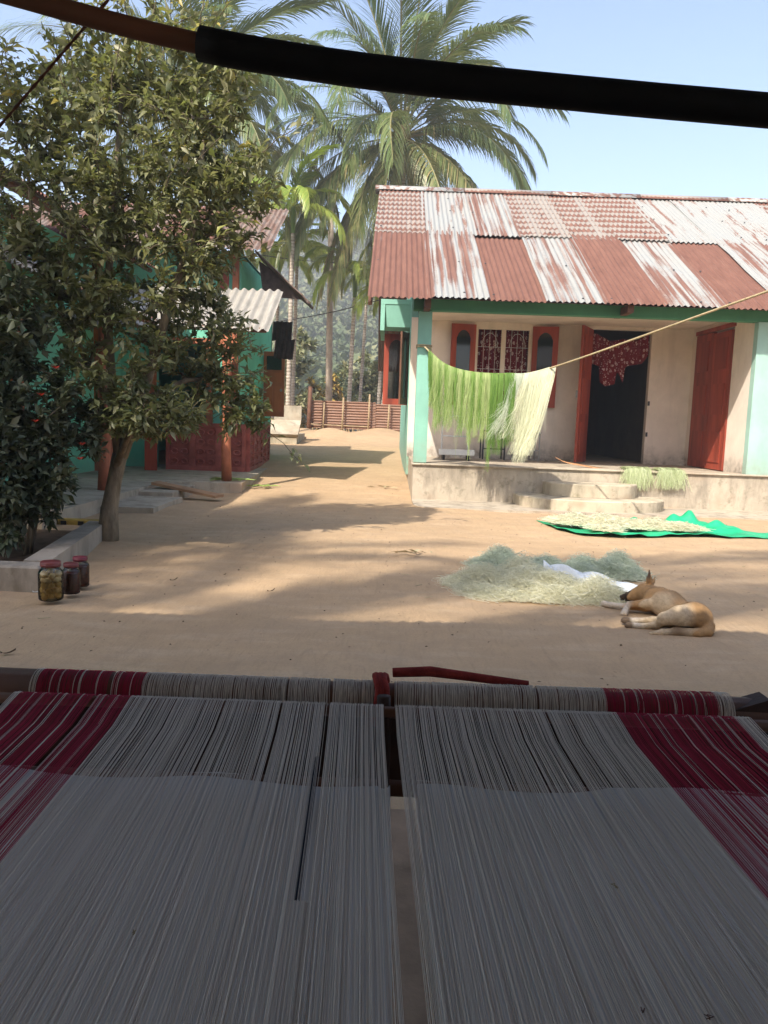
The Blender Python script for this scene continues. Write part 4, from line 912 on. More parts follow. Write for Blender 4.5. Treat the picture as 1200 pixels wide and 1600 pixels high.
def warp(name, xs, mat, lo, hi, y_end=.05, y_start=None, r=.00030, zoff=0.0):
    """three-sided threads running over the roller and lease rod towards the weaver"""
    path = [(RC[0] + (RR + .001) * math.cos(a), RC[1] + (RR + .001) * math.sin(a)) for a in np.linspace(-1.2, 3.5, 15)]
    path += [(1.222, .638), (1.199, .6505), (1.192, .6520), (1.185, .6512), (1.10, .6405), (.85, .640), (.6, .640), (.35, .640), (y_end, .640)]
    if y_start is not None: path = [(y_start - .5 * k * (y_start - y_end), .6395) for k in range(3)]
    path = np.array(path); n = len(xs); k = len(path); xs = np.asarray(xs)
    jit = rng.normal(0, .00055, (n, k)).cumsum(1) * .5; zz = rng.normal(0, .0009, (n, 1)) * np.clip((1.16 - path[:, 0]) / .5, 0, 1)[None, :]
    cx = xs[:, None] + jit + (.020 * np.clip(1.17 - path[:, 0], 0, 9) / .64)[None, :]; cy = np.tile(path[:, 0], (n, 1)); cz = np.tile(path[:, 1], (n, 1)) + zz + zoff + rng.normal(0, .0004, (n, 1)); rr = (r * rng.uniform(.75, 1.35, n))[:, None]
    ring = [(1, -.5), (0, .9), (-1, -.5)]
    V = np.stack([np.stack([cx + a * rr, cy, cz + b * rr], 2) for a, b in ring], 2).reshape(-1, 3)
    b0 = (np.arange(n) * k * 3)[:, None, None] + (np.arange(k - 1) * 3)[None, :, None]; F = []
    for q in range(3): F.append((b0 + np.array([q, (q + 1) % 3, 3 + (q + 1) % 3, 3 + q])[None, None, :]).reshape(-1, 4))
    var = np.repeat(rng.uniform(lo, hi, n), k * 3); return stuff(np_mesh(name, V, np.concatenate(F), mat, loom, var, True))
def thread_xs(x0, x1, pitch, holes=(), clump=.34):
    xs = []; x = x0; s = 0.
    while x < x1:
        s = .9 * s + rng.normal(0, .25); x += pitch * max(.55, 1 + clump * s * .55 + (rng.random() < .028) * rng.uniform(.8, 2.2))
        if not any(a < x < b for a, b in holes): xs.append(x)
    return np.array(xs)
GAPA = (-.0815, -.0745)
wl_ = thread_xs(-.388, .009, .00064, [GAPA, (-.150, -.1475), (-.185, -.1825)])
wr_ = thread_xs(.0275, .375, .00064, [(.262, .2655), (.165, .167)])
warp('warp_threads', np.concatenate([wl_, wr_]), 'warp_white', 0, 1)
xl = thread_xs(-.572, -.388, .00068, [(-.445, -.437)]); xr = thread_xs(.375, .585, .00068, [(.452, .455)])
def is_white(x): a = abs(x); return a > .560 or any(abs(a - c) < w for c, w in ((.406, .0008), (.428, .0016), (.436, .0006), (.462, .0014), (.490, .0022), (.500, .0008), (.524, .0014), (.538, .0010)))
edge = np.concatenate([xl, xr]); msk = np.array([is_white(x) for x in edge])
warp('warp_threads', edge[~msk], 'warp_red', 0, 1); warp('warp_threads', edge[msk], 'warp_white', .3, 1)
warp('warp_threads', thread_xs(GAPA[0], GAPA[1], .00064), 'warp_white', 0, 1, .05, .70)
warp('warp_threads', thread_xs(-.089, -.082, .0011), 'warp_dark', 0, 1, .70, 1.02, .0004, .0008)
for k in range(5):
    kx, ky = rng.uniform(-.34, .42), rng.uniform(.5, 1.05); kx += .02 * (1.17 - ky) / .64
    pts = [(kx + rng.normal(0, .0022), ky + rng.normal(0, .0035), ZW + .0012 + abs(rng.normal(0, .0012))) for _ in range(6)]; MB().tube(pts, .0005, 5).build('knot', 'brown_wood' if k % 2 else 'rope', loom, True)
# woven cloth returning below, in two widths
def cloth(x0, x1):
    nx, ny = 20, 16; X, Y = np.meshgrid(np.linspace(x0, x1, nx), np.linspace(1.255, .02, ny)); Z = .497 + .004 * np.sin(X * 17) * np.exp(-(1.255 - Y) * 6) + .003 * np.sin(Y * 9 + X * 4); Y = Y + .006 * np.sin(X * 23 + 1) * (Y > 1.2)
    i = (np.arange(ny - 1)[:, None] * nx + np.arange(nx - 1)[None, :]).reshape(-1, 1); o = np_mesh('woven_cloth', np.stack([X, Y, Z], 2).reshape(-1, 3), i + np.array([0, 1, nx + 1, nx]), 'woven_cloth', loom, None, True)
    md = o.modifiers.new('s', 'SOLIDIFY'); md.thickness = .0012
cloth(-.74, .026); cloth(.070, .74)
# dark stick under the warp at the right
MB().tube([(.21, .44, .585), (.28, .50, .590), (.37, .58, .595)], [.010, .009, .007], 7).build('stick', 'dark_wood', loom, True)

loom.location.z = -.017
ob = thing('overhead_pole', (0, .8, 1.43), 'dark pole with black sleeve crossing the top of the view above the loom', 'pole')
pp = [(-.86, .80, 1.580), (-.36, .80, 1.466), (-.192, .80, 1.431), (-.05, .80, 1.413), (.10, .80, 1.402), (.36, .80, 1.388), (.86, .80, 1.366)]
def smooth_path(p, n=6):
    P = [Vector(q) for q in p]; out = []
    for i in range(len(P) - 1):
        a, b, c_, d = P[max(i - 1, 0)], P[i], P[i + 1], P[min(i + 2, len(P) - 1)]
        for t in np.linspace(0, 1, n, endpoint=False): out.append(.5 * ((2 * b) + (c_ - a) * t + (2 * a - 5 * b + 4 * c_ - d) * t * t + (3 * b - a - 3 * c_ + d) * t ** 3))
    return out + [P[-1]]
sp_ = smooth_path(pp); MB().tube(sp_, .0095, 10, wob=.05).build('pole', 'pole_brown', ob, True)
MB().tube([p for p in sp_ if p.x > -.212], .0158, 14, wob=.02).build('sleeve', 'black_sleeve', ob, True)
tw_ = []
a, b = Vector((-.62, .95, 1.22)), Vector((-.215, .79, 1.530))
for ph in (0, math.pi):
    pts = []
    for t in np.linspace(0, 1, 90):
        p = a.lerp(b, t); pts.append(p + Vector((.0011 * math.cos(t * 120 + ph), .0011 * math.sin(t * 120 + ph), .0008 * math.sin(t * 120 + ph))))
    tw_.append(pts)
wire = thing('twisted_wire', tuple(a), 'thin twisted wire slanting past the tree at upper left', 'wire')
for pts in tw_: MB().tube(pts, .0011, 5).build('strand', 'pole_brown', wire, True)

# ------------------------------------------------------------------ clothesline with drying fibres
LP = smooth_path([(.46, 10.66, 2.06), (.50, 10.45, 2.00), (.72, 10.2, 1.80), (1.02, 9.95, 1.70), (1.42, 9.62, 1.675), (1.86, 9.28, 1.735), (3.02, 6.5, 2.21), (4.20, 3.7, 2.69)], 8)
tag(MB().tube(LP, .011, 6).build('clothesline', 'rope', None, True), 'yellowish rope clothesline tied to the mint pillar, rising to the right', 'rope')
cpole = tag(MB().tube([(4.22, 3.68, -.05), (4.22, 3.68, 2.85)], .04, 8).build('line_pole', 'bamboo', None, True), 'bamboo pole holding the near end of the clothesline', 'pole')
lk = thing('pillar_lashing', (.46, 10.66, 2.06), 'yellow rope lashing wound round the mint pillar', 'rope')
for dz in (0, .022): MB().tube([(.362, 10.67, 2.06 + dz), (.46, 10.668, 2.062 + dz), (.56, 10.67, 2.055 + dz), (.562, 10.87, 2.06 + dz), (.36, 10.87, 2.06 + dz), (.36, 10.67, 2.06 + dz)], .009, 6).build('turn', 'rope', lk, True)
for k in range(4): MB().tube([(.49 + .02 * k, 10.655, 2.06), (.50 + .02 * k, 10.64, 2.0 - .02 * k)], .007, 5).build('loose_end', 'rope', lk, True)
LX = np.array([tuple(p) for p in LP]); LX = LX[LX[:, 0] < 1.95]
def on_line(x): return np.stack([x, np.interp(x, LX[:, 0], LX[:, 1]), np.interp(x, LX[:, 0], LX[:, 2])], -1)
def locks(spec, mat, name, label, width=.0033, wave=.026):
    """spec rows: top centre x, top half-width, bottom centre x, bottom half-width, length, strands, colour 0..1, flare of the ends"""
    parts = []
    for (tx, tw0, bx, bw, L0, n, tone, fray) in spec:
        q = rng.normal(0, .5, n); xs = np.clip(tx + tw0 * np.clip(q, -1, 1), .50, 1.94); S0 = on_line(xs); xb = bx + bw * np.clip(q + rng.normal(0, .35, n), -1.6, 1.6); L = L0 * (1 - .62 * rng.random(n) ** 1.7); ph = rng.uniform(0, 6.28, n); sg = rng.choice([-1., 1.], n); am = wave * rng.uniform(.2, 1, n); fr = rng.normal(0, fray, n)
        def f(t, xs=xs, xb=xb, L=L, ph=ph, sg=sg, am=am, fr=fr, S0=S0, L0=L0):
            p = S0.copy(); k = L / L0 * t; p[:, 0] += (xb - xs) * k ** 1.15 + am * np.sin(ph + 6 * t) * t + .012 * math.sin(5 * t + xs[0] * 40) * t + fr * max(0, t - .6) ** 1.5; p[:, 1] += sg * (.014 + .028 * min(1, t * 5)) * (1 - .5 * t) + am * np.cos(ph + 5 * t) * t; p[:, 2] += .014 * (1 - min(1, t * 7)) - L * t; return p
        V, F, A = strands(None, f, n, 10, width, 0, 1, (0, 1, 0)); parts.append((V, F, np.clip(.30 * A + .85 * tone - .05, 0, 1)))
    V, F, A = join_np(parts); return tag(np_mesh(name, V, F, mat, None, A), label, 'fibre bundle', 'fibre drying on the clothesline')
gl = []
for k in range(25):
    x = .53 + k * .0405 + rng.normal(0, .008); L = np.interp(x, [.5, .62, .8, 1.0, 1.15, 1.3, 1.5], [.70, .95, .84, .92, .86, 1.08, .90]) * rng.uniform(.72, 1.04)
    gl.append((x, .030, x + rng.normal(.01, .012), rng.uniform(.006, .022), L, int(rng.uniform(70, 130)), (rng.uniform(.1, .45) if (k % 5 in (0, 3) or k > 18) else rng.uniform(.5, 1.0)), .10))
gl += [(.60, .05, .66, .03, .92, 120, .95, .1), (1.26, .03, 1.27, .010, 1.20, 70, .25, .06), (1.03, .012, 1.03, .006, 1.10, 26, .6, .05), (.86, .006, .87, .003, 1.12, 8, .9, .03)]
locks(gl, 'green_fibre', 'fibre_bundle', 'bright green raw fibre hanging in a wide curtain from the clothesline')
locks([(1.53, .05, 1.36, .05, .72, 170, .7, .30), (1.58, .04, 1.30, .04, .80, 120, .6, .35)], 'grey_fibre', 'fibre_hank', 'thin pale hank between the green curtain and the thick white hank on the line', .0032, .02)
locks([(1.70, .07, 1.56, .07, .98, 260, .5, .12), (1.80, .08, 1.58, .05, 1.10, 320, .62, .14), (1.88, .055, 1.64, .05, 1.02, 300, .85, .10), (1.66, .04, 1.42, .05, .80, 110, .7, .3)], 'pale_fibre', 'fibre_hank', 'thick off-white fibre hank at the right end of the clothesline load', .0034, .012)

# ------------------------------------------------------------------ fibre heaps, sack, tarpaulin
def heap(name, blobs, n, mat, label, length=.15, width=.0030, zbase=None, curl=.030, cat='fibre heap'):
    w = np.array([b[2] * b[3] for b in blobs]); w /= w.sum(); bi = rng.choice(len(blobs), n, p=w); B = np.array(blobs)[bi]
    a = rng.uniform(0, 6.283, n); r = np.sqrt(rng.uniform(0, 1, n)) * np.where(rng.random(n) < .05, 1.3, 1.04); x = B[:, 0] + r * np.cos(a) * B[:, 2]; y = B[:, 1] + r * np.sin(a) * B[:, 3]
    hh = B[:, 4] * np.clip(1 - r ** 2.2, .03, 1) * (1 + .45 * np.sin(x * 23 + 2 * np.sin(y * 9)) * np.cos(y * 19)); z = hh * rng.uniform(.55, 1.08, n); P0 = np.stack([x, y, z], 1)
    th = rng.uniform(0, 6.283, n) + .8 * np.sin(x * 9 + y * 7); ph = rng.uniform(0, 6.28, n); L = length * rng.uniform(.4, 1.3, n); f0 = rng.uniform(3, 9, n)
    zb = 0 if zbase is None else zbase(x, y)
    def f(t):
        s = t - .5; px = P0[:, 0] + np.cos(th) * L * s + curl * np.sin(f0 * t + ph); py = P0[:, 1] + np.sin(th) * L * s + curl * np.cos(f0 * t + ph * 1.3)
        pz = P0[:, 2] + curl * .55 * np.sin(f0 * 1.2 * t + ph * 2) - hh * 1.2 * s * s; return np.stack([px, py, np.maximum(pz, .004) + zb], 1)
    parts = [strands(None, f, n, 7, width)]
    # inner mass
    for (bx, by, rx, ry, h) in blobs:
        m_ = 14; rr, aa = np.meshgrid(np.linspace(0, .86, 6), np.linspace(0, 6.283, m_ + 1)[:-1]); X = bx + rr * np.cos(aa) * rx; Y = by + rr * np.sin(aa) * ry; zz = 0 if zbase is None else zbase(X, Y); Z = h * .84 * np.clip(1 - (rr / .86) ** 2, 0, 1) + .002 + zz
        i = (np.arange(m_)[:, None] * 6 + np.arange(5)[None, :]); j = (((np.arange(m_) + 1) % m_)[:, None] * 6 + np.arange(5)[None, :]); F = np.stack([i, i + 1, j + 1, j], 2).reshape(-1, 4)
        parts.append((np.stack([X, Y, Z], 2).reshape(-1, 3), F, np.full(m_ * 6, .5)))
    V, F, A = join_np(parts); return tag(np_mesh(name, V, F, mat, None, A), label, cat)
heap('fibre_heap', [(.74, 5.18, .30, .24, .11), (.72, 4.92, .20, .16, .06), (1.02, 5.05, .32, .22, .13), (1.10, 4.86, .28, .13, .07), (1.36, 4.90, .19, .15, .115), (.98, 5.32, .22, .16, .15)], 17000, 'cream_fibre', 'cream fibre heap on bare earth just left of the sleeping dog')
heap('fibre_heap', [(.90, 5.92, .20, .19, .11), (1.20, 5.76, .28, .17, .09), (1.50, 5.70, .20, .18, .11), (1.72, 5.74, .20, .18, .13)], 11000, 'grey_fibre', 'grey-green fibre heap behind the cream heap in the yard')
# white sack lying between the heaps
nx, ny = 34, 18; U, Vv = np.meshgrid(np.linspace(0, 1, nx), np.linspace(0, 1, ny)); X = 1.12 + .58 * U + .05 * Vv; Y = 5.52 - .42 * U + .26 * (Vv - .5) * (1 - .45 * U)
Z = .012 + .11 * np.sin(math.pi * Vv) ** .7 * (np.clip(1 - U, 0, 1) ** .8 + .15) * (.8 + .2 * np.sin(U * 19 + Vv * 6)) + .012 * np.sin(U * 31 + Vv * 17) * np.sin(math.pi * Vv)
i = (np.arange(ny - 1)[:, None] * nx + np.arange(nx - 1)[None, :]).reshape(-1, 1); o = np_mesh('plastic_sack', np.stack([X, Y, Z], 2).reshape(-1, 3), i + np.array([0, 1, nx + 1, nx]), 'plain_cloth_white', None, None, True); md = o.modifiers.new('s', 'SOLIDIFY'); md.thickness = .004
tag(o, 'crumpled white plastic sack half buried between the fibre heaps', 'sack')
# tarpaulin
nx, ny = 90, 40; U, Vv = np.meshgrid(np.linspace(0, 1, nx), np.linspace(0, 1, ny)); X = 1.72 + 2.9 * U
yf = np.interp(X, [1.72, 1.82, 2.0, 2.4, 3.0, 3.6, 4.7], [8.75, 8.15, 7.82, 7.78, 7.95, 8.0, 8.05]); yb = np.interp(X, [1.72, 1.85, 2.3, 2.9, 3.2, 3.6, 3.8, 4.1, 4.7], [8.9, 9.05, 9.0, 8.95, 8.9, 8.72, 8.55, 8.35, 8.3])
Y = yf + (yb - yf) * Vv; Z = .012 + .010 * np.sin(X * 13 + Y * 5) + .008 * np.sin(X * 7 - Y * 17)
for (cx, cy, h, rx, ry) in ((3.32, 8.62, .17, .22, .12), (2.78, 8.75, .08, .12, .12), (3.55, 8.45, .08, .30, .08), (2.25, 7.86, .05, .10, .08), (3.05, 7.98, .035, .3, .06), (3.7, 8.30, .05, .25, .07), (2.55, 7.85, .03, .12, .08)): Z += h * np.exp(-((X - cx) / rx) ** 2 - ((Y - cy) / ry) ** 2) * (1 + .25 * np.sin((X - cx) * 30))
Z = np.maximum(Z, .008); i = (np.arange(ny - 1)[:, None] * nx + np.arange(nx - 1)[None, :]).reshape(-1, 1)
o = np_mesh('tarpaulin', np.stack([X, Y, Z], 2).reshape(-1, 3), i + np.array([0, 1, nx + 1, nx]), 'tarpaulin', None, None, True); md = o.modifiers.new('s', 'SOLIDIFY'); md.thickness = .004
tag(o, 'crumpled bright green tarpaulin spread on the yard before the steps', 'tarpaulin')
heap('fibre_heap', [(2.05, 8.45, .22, .26, .07), (2.42, 8.35, .30, .26, .075), (2.80, 8.22, .30, .16, .08), (3.10, 8.18, .22, .11, .06), (2.25, 7.95, .10, .14, .03)], 9000, 'cream_fibre', 'pale fibre spread out to dry on the green tarpaulin', .22, .0055, lambda x, y: .05 + 0 * x)
# lime fibre draped over the verandah edge
def draped(n, x0, x1, drop, name, label):
    xs = rng.uniform(x0, x1, n); y0 = rng.uniform(10.68, 10.98, n); L = drop * rng.uniform(.3, 1.0, n); sp = rng.normal(0, .06, n); ph = rng.uniform(0, 6.28, n); hz = rng.uniform(.004, .05, n)
    def f(t):
        a = min(t / .45, 1.0); b = max((t - .45) / .55, 0.0); x = xs + sp * t + .012 * np.sin(ph + 8 * t); y = y0 + (10.59 - .03 * hz * 20 - y0) * a; z = FL + .016 + hz * (.4 + .6 * math.sin(math.pi * min(1, a))) - L * b; return np.stack([x, y - .02 * b, z], 1)
    V, F, A = strands(None, f, n, 9, .0055, 0, 1, (0, 1, 0)); return tag(np_mesh(name, V, F, 'lime_fibre', None, A), label, 'fibre bundle', 'lime fibre on the verandah edge')
draped(420, 3.24, 3.55, .28, 'fibre_bundle', 'pale lime fibre draped over the verandah edge, bunch nearer the steps'); draped(480, 3.68, 3.98, .26, 'fibre_bundle', 'pale lime fibre draped over the verandah edge, bunch below the red side door')
o = MB(); U = np.linspace(0, 1, 12); o.v = [(2.42 + .70 * u, 11.05 - .22 * u + .24 * s, FL + .02 + .10 * (1 - u) ** 6 + .02 * math.sin(u * 5) + .015 * s) for u in U for s in (0, 1)]; o.f = [(2 * i, 2 * i + 2, 2 * i + 3, 2 * i + 1) for i in range(11)]
o = o.build('cardboard_sheet', 'cardboard', None, True); md = o.modifiers.new('s', 'SOLIDIFY'); md.thickness = .008; tag(o, 'curled brown cardboard sheet lying on the verandah by the steps', 'cardboard')

# ------------------------------------------------------------------ things on the verandah
wf = thing('tube_trolley', (1.1, 12.3, FL), 'low white tubular metal trolley standing under the green fibre', 'trolley')
MB().tube(smooth_path([(.86, 12.3, FL + .16), (.87, 12.3, FL + .55), (.95, 12.3, FL + .66), (1.18, 12.3, FL + .66), (1.26, 12.3, FL + .55), (1.27, 12.3, FL + .16)]), .014, 8).build('handle_frame', 'white_metal', wf, True)
MB().box(.82, 1.32, 12.0, 12.34, FL + .12, FL + .155, .006).build('deck', 'white_metal', wf)
MB().tube([(.86, 12.3, FL + .36), (1.27, 12.3, FL + .36)], .011, 8).build('crossbar', 'white_metal', wf, True)
MB().box(.80, 1.34, 11.97, 11.997, FL + .08, FL + .165, .004).build('front_board', 'white_metal', wf)
for x in (.88, 1.26):
    for y in (12.05, 12.28): MB().tube([(x - .015, y, FL + .06), (x + .015, y, FL + .06)], .06, 14).build('wheel', 'dark_metal', wf, True)
def chair(x, y, label, mat, seatmat, w=.36, back=True):
    t = thing('metal_chair', (x, y, FL), label, 'chair', 'chairs on the verandah'); h = .44
    for (a, b) in ((0, 0), (w, 0), (0, w), (w, w)): MB().tube([(x + a, y + b, FL + .012), (x + a, y + b, FL + (h if b == 0 or not back else .86))], .012, 8).build('leg', mat, t, True)
    MB().box(x - .02, x + w + .02, y - .02, y + w - .02, FL + h, FL + h + .03, .008).build('seat', seatmat, t)
    for b in (0,): MB().tube([(x, y + b, FL + .18), (x + w, y + b, FL + .18)], .009, 6).build('stretcher', mat, t, True)
    if back:
        for z in (.62, .82): MB().box(x - .01, x + w + .01, y + w - .012, y + w + .012, FL + z, FL + z + .06).build('back_slat', seatmat, t)
chair(2.02, 12.3, 'grey metal chair behind the white fibre hank on the verandah', 'grey_metal', 'grey_metal', .36); chair(1.52, 12.42, 'dark metal chair behind the green fibre curtain', 'dark_metal', 'dark_wood', .34)

def grid_cloth(name, fn, nx, ny, mat, label, cat, thick=.003):
    U, Vv = np.meshgrid(np.linspace(0, 1, nx), np.linspace(0, 1, ny)); P = fn(U, Vv); i = (np.arange(ny - 1)[:, None] * nx + np.arange(nx - 1)[None, :]).reshape(-1, 1)
    o = np_mesh(name, P.reshape(-1, 3), i + np.array([0, 1, nx + 1, nx]), mat, None, None, True); md = o.modifiers.new('s', 'SOLIDIFY'); md.thickness = thick; return tag(o, label, cat)
grid_cloth('curtain', lambda u, v: np.stack([1.33 + 1.0 * u, HYB + .19 + .022 * np.sin(u * 62) + 0 * v, 1.28 + 1.38 * v], 2), 110, 8, 'curtain_print', 'maroon patterned curtain behind the grille of the verandah window', 'curtain')
def dcloth(u, v):
    bot = np.interp(u, [0, .18, .20, .30, .46, .48, .60, .62, .66, .9, 1.], [2.10, 2.06, 1.80, 1.74, 1.78, 1.98, 1.80, 2.06, 2.08, 2.12, 2.26]); top = 2.58 - .10 * np.sin(math.pi * u) + .02 * np.sin(u * 14)
    return np.stack([3.24 + .95 * u, HYB + .07 + .022 * np.sin(u * 44) + .012 * np.sin(v * 6 + u * 9), bot + (top - bot) * v], 2)
grid_cloth('hung_cloth', dcloth, 90, 14, 'cloth_print', 'maroon printed cloth slung across the top of the dark doorway', 'cloth')

# ------------------------------------------------------------------ jars by the kerb
def jar(x, y, rad, h, lidm, label, content):
    t = thing('jar', (x, y, 0), label, 'jar', 'pickle jars by the kerb'); nk = rad * .72; sh_ = h * .80
    MB().lathe([(rad * .90, .002), (rad * .98, .010), (rad, .03), (rad, sh_ * .86), (rad * .97, sh_ * .92), (rad * .86, sh_ * .97), (nk, sh_ + .006), (nk, h * .88)], 30, (x, y, 0)).build('glass_body', 'jar_glass', t, True)
    z0 = h * .87; l = MB().lathe([(nk * 1.10, 0), (nk * 1.13, .004), (nk * 1.13, h * .11), (nk * 1.06, h * .13), (nk * .2, h * .132)], 30, (x, y, z0)).build('lid', lidm, t, True)
    MB().lathe([(nk * 1.145, .006), (nk * 1.16, .010), (nk * 1.145, .014)], 30, (x, y, z0)).build('rim', lidm, l, True)
    ri = rad * .93
    if content == 'fruit':
        MB().lathe([(ri * .88, .006), (ri, .025), (ri, sh_ * .62), (ri * .1, sh_ * .625)], 26, (x, y, 0)).build('liquid', 'brine', t, True)
        rg = np.random.default_rng(5); fm = MB(); n1, n2 = 8, 10
        for a in range(n1 + 1):
            for b in range(n2): th, ph = math.pi * a / n1, 2 * math.pi * b / n2; k = 1 + .05 * math.sin(5 * ph + a); fm.v.append((math.sin(th) * math.cos(ph) * k, math.sin(th) * math.sin(ph) * k, math.cos(th) * .9))
        fm.f = [(a * n2 + b, (a + 1) * n2 + b, (a + 1) * n2 + (b + 1) % n2, a * n2 + (b + 1) % n2) for a in range(n1) for b in range(n2)]; me = fm.mesh('fruit'); me.materials.append(MT['fruit']); me.polygons.foreach_set('use_smooth', [True] * len(me.polygons))
        for lay in range(5):
            for k in range(6):
                a = k * 1.047 + lay * .52 + rg.normal(0, .1); r_ = rad * .29 * rg.uniform(.85, 1.1); o = bpy.data.objects.new('fruit', me); col.objects.link(o); o.parent = t; q = rad * .60
                o.location = (q * math.cos(a), q * math.sin(a), .028 + lay * .030 + rg.normal(0, .003)); o.rotation_euler = rg.uniform(0, 3, 3); o.scale = (r_, r_, r_ * .9)
    else:
        MB().lathe([(ri * .88, .006), (ri, .025), (ri, sh_ * .84), (ri * .92, sh_ * .90), (ri * .1, sh_ * .91)], 26, (x, y, 0)).build('pickle', 'pickle', t, True)
    return t
jar(-1.87, 4.37, .068, .222, 'lid_red', 'largest jar of pale pickled fruit with red lid beside the kerb', 'fruit')
jar(-1.825, 4.545, .052, .182, 'lid_red', 'middle jar of dark red pickle between the other two jars', 'pickle')
jar(-1.845, 4.735, .053, .185, 'lid_maroon', 'rearmost jar of dark pickle with maroon lid', 'pickle')

# ------------------------------------------------------------------ sleeping dog
def surface_nets(field, org, h):
    s = field < 0; nx, ny, nz = field.shape; base = s[:-1, :-1, :-1]; anyd = np.zeros_like(base)
    cnt = np.zeros(base.shape, np.float32); acc = np.zeros(base.shape + (3,), np.float32)
    cor = [(a, b, c_) for a in (0, 1) for b in (0, 1) for c_ in (0, 1)]
    sl = lambda a, n: slice(a, n - 1 + a)
    for p in cor:
        for ax in range(3):
            if p[ax]: continue
            q = list(p); q[ax] = 1; A = field[sl(p[0], nx), sl(p[1], ny), sl(p[2], nz)]; B = field[sl(q[0], nx), sl(q[1], ny), sl(q[2], nz)]; cr = (A < 0) != (B < 0)
            t = np.where(cr, A / np.where(cr, A - B, 1), 0)
            for k in range(3): acc[..., k] += np.where(cr, p[k] + (t if k == ax else 0), 0)
            cnt += cr
    act = cnt > 0; idx = -np.ones(base.shape, np.int64); ii = np.argwhere(act); idx[act] = np.arange(len(ii)); V = (ii + acc[act] / cnt[act][:, None]) * h + org; F = []
    for ax in range(3):
        u, w = [(1, 2), (2, 0), (0, 1)][ax]; hi = [slice(None)] * 3; lo = [slice(None)] * 3
        lo[ax] = slice(0, -1); hi[ax] = slice(1, None); A = s[tuple(lo)]; B = s[tuple(hi)]; cr = np.argwhere(A != B)
        cr = cr[(cr[:, u] > 0) & (cr[:, w] > 0) & (cr[:, u] < base.shape[u]) & (cr[:, w] < base.shape[w]) & (cr[:, ax] < base.shape[ax])]
        def g(du, dw): q = cr.copy(); q[:, u] -= du; q[:, w] -= dw; return idx[q[:, 0], q[:, 1], q[:, 2]]
        quad = np.stack([g(1, 1), g(0, 1), g(0, 0), g(1, 0)], 1); flip = ~A[cr[:, 0], cr[:, 1], cr[:, 2]]; quad[flip] = quad[flip][:, ::-1]; F.append(quad)
    F = np.concatenate(F); return V, F[(F >= 0).all(1)]
def capsule_field(chains, org, h, shape):
    X, Y, Z = np.meshgrid(*[org[k] + h * np.arange(shape[k]) for k in range(3)], indexing='ij'); out = None
    for ch, k in chains:
        d = None
        for (a, b) in zip(ch[:-1], ch[1:]):
            ax, ay, az, ra = a; bx, by, bz, rb = b; vx, vy, vz = bx - ax, by - ay, bz - az; L2 = vx * vx + vy * vy + vz * vz
            t = np.clip(((X - ax) * vx + (Y - ay) * vy + (Z - az) * vz) / L2, 0, 1); dd = np.sqrt((X - ax - t * vx) ** 2 + (Y - ay - t * vy) ** 2 + (Z - az - t * vz) ** 2) - (ra + (rb - ra) * t)
            d = dd if d is None else np.minimum(d, dd) - np.maximum(.012 - np.abs(d - dd), 0) ** 2 / .048
        if out is None: out = d
        else: out = np.minimum(out, d) - np.maximum(k - np.abs(out - d), 0) ** 2 / (4 * k)
    return np.maximum(out, .003 - Z)
DC = [([(1.698, 4.13, .078, .080), (1.684, 4.27, .070, .060), (1.652, 4.42, .080, .084), (1.626, 4.53, .083, .077), (1.612, 4.62, .094, .056), (1.602, 4.69, .092, .052)], .02),
      ([(1.600, 4.700, .092, .054), (1.565, 4.728, .072, .040), (1.522, 4.758, .050, .025), (1.492, 4.776, .040, .019)], .022),
      ([(1.620, 4.685, .130, .026), (1.612, 4.672, .180, .015), (1.607, 4.667, .238, .003)], .010), ([(1.640, 4.740, .115, .022), (1.668, 4.772, .148, .012), (1.685, 4.79, .165, .004)], .010),
      ([(1.600, 4.53, .090, .058), (1.545, 4.505, .055, .034), (1.445, 4.562, .032, .0175), (1.385, 4.632, .022, .0155), (1.350, 4.668, .020, .019)], .018),
      ([(1.600, 4.48, .075, .046), (1.535, 4.480, .072, .028), (1.450, 4.508, .056, .0175), (1.416, 4.466, .030, .0155), (1.402, 4.440, .020, .020)], .014),
      ([(1.672, 4.115, .098, .074), (1.580, 4.078, .100, .056), (1.500, 4.072, .086, .034), (1.492, 4.128, .038, .020), (1.420, 4.150, .022, .0145), (1.342, 4.168, .020, .0185)], .016),
      ([(1.66, 4.17, .055, .05), (1.51, 4.15, .050, .030), (1.476, 4.186, .048, .019), (1.400, 4.204, .038, .0145), (1.335, 4.216, .034, .0175)], .012),
      ([(1.735, 4.075, .052, .036), (1.720, 4.035, .033, .027), (1.660, 4.018, .028, .025), (1.553, 4.040, .025, .023), (1.480, 4.036, .020, .018), (1.420, 4.036, .013, .008)], .008)]
hh_ = .0045; org = np.array([1.29, 3.965, -.012]); shp = (int(.57 / hh_), int(.87 / hh_), int(.27 / hh_))
V, F = surface_nets(capsule_field(DC, org, hh_, shp), org, hh_)
dog = np_mesh('dog', V, F, 'dog_coat', None, None, True)
tan_, cream, dark, white = np.array((.40, .235, .105)), np.array((.56, .43, .28)), np.array((.018, .014, .012)), np.array((.58, .50, .40))
cc = np.tile(tan_, (len(V), 1))
def blend(c0, w): global cc; w = np.clip(w, 0, 1)[:, None]; cc = cc * (1 - w) + c0 * w
x_, y_, z_ = V.T
spine = np.interp(y_, [4.0, 4.3, 4.6], [1.70, 1.675, 1.62]); blend(cream, ((spine - .035) - x_) / .04 * ((y_ < 4.47) & (y_ > 4.0)) * .75)
blend(cream, np.exp(-(((x_ - 1.60) / .05) ** 2 + ((y_ - 4.36) / .06) ** 2 + ((z_ - .13) / .06) ** 2)) * .9)
blend(mul(tan_, .75), np.clip((z_ - .12) / .06, 0, 1) * (x_ > 1.66) * .7)
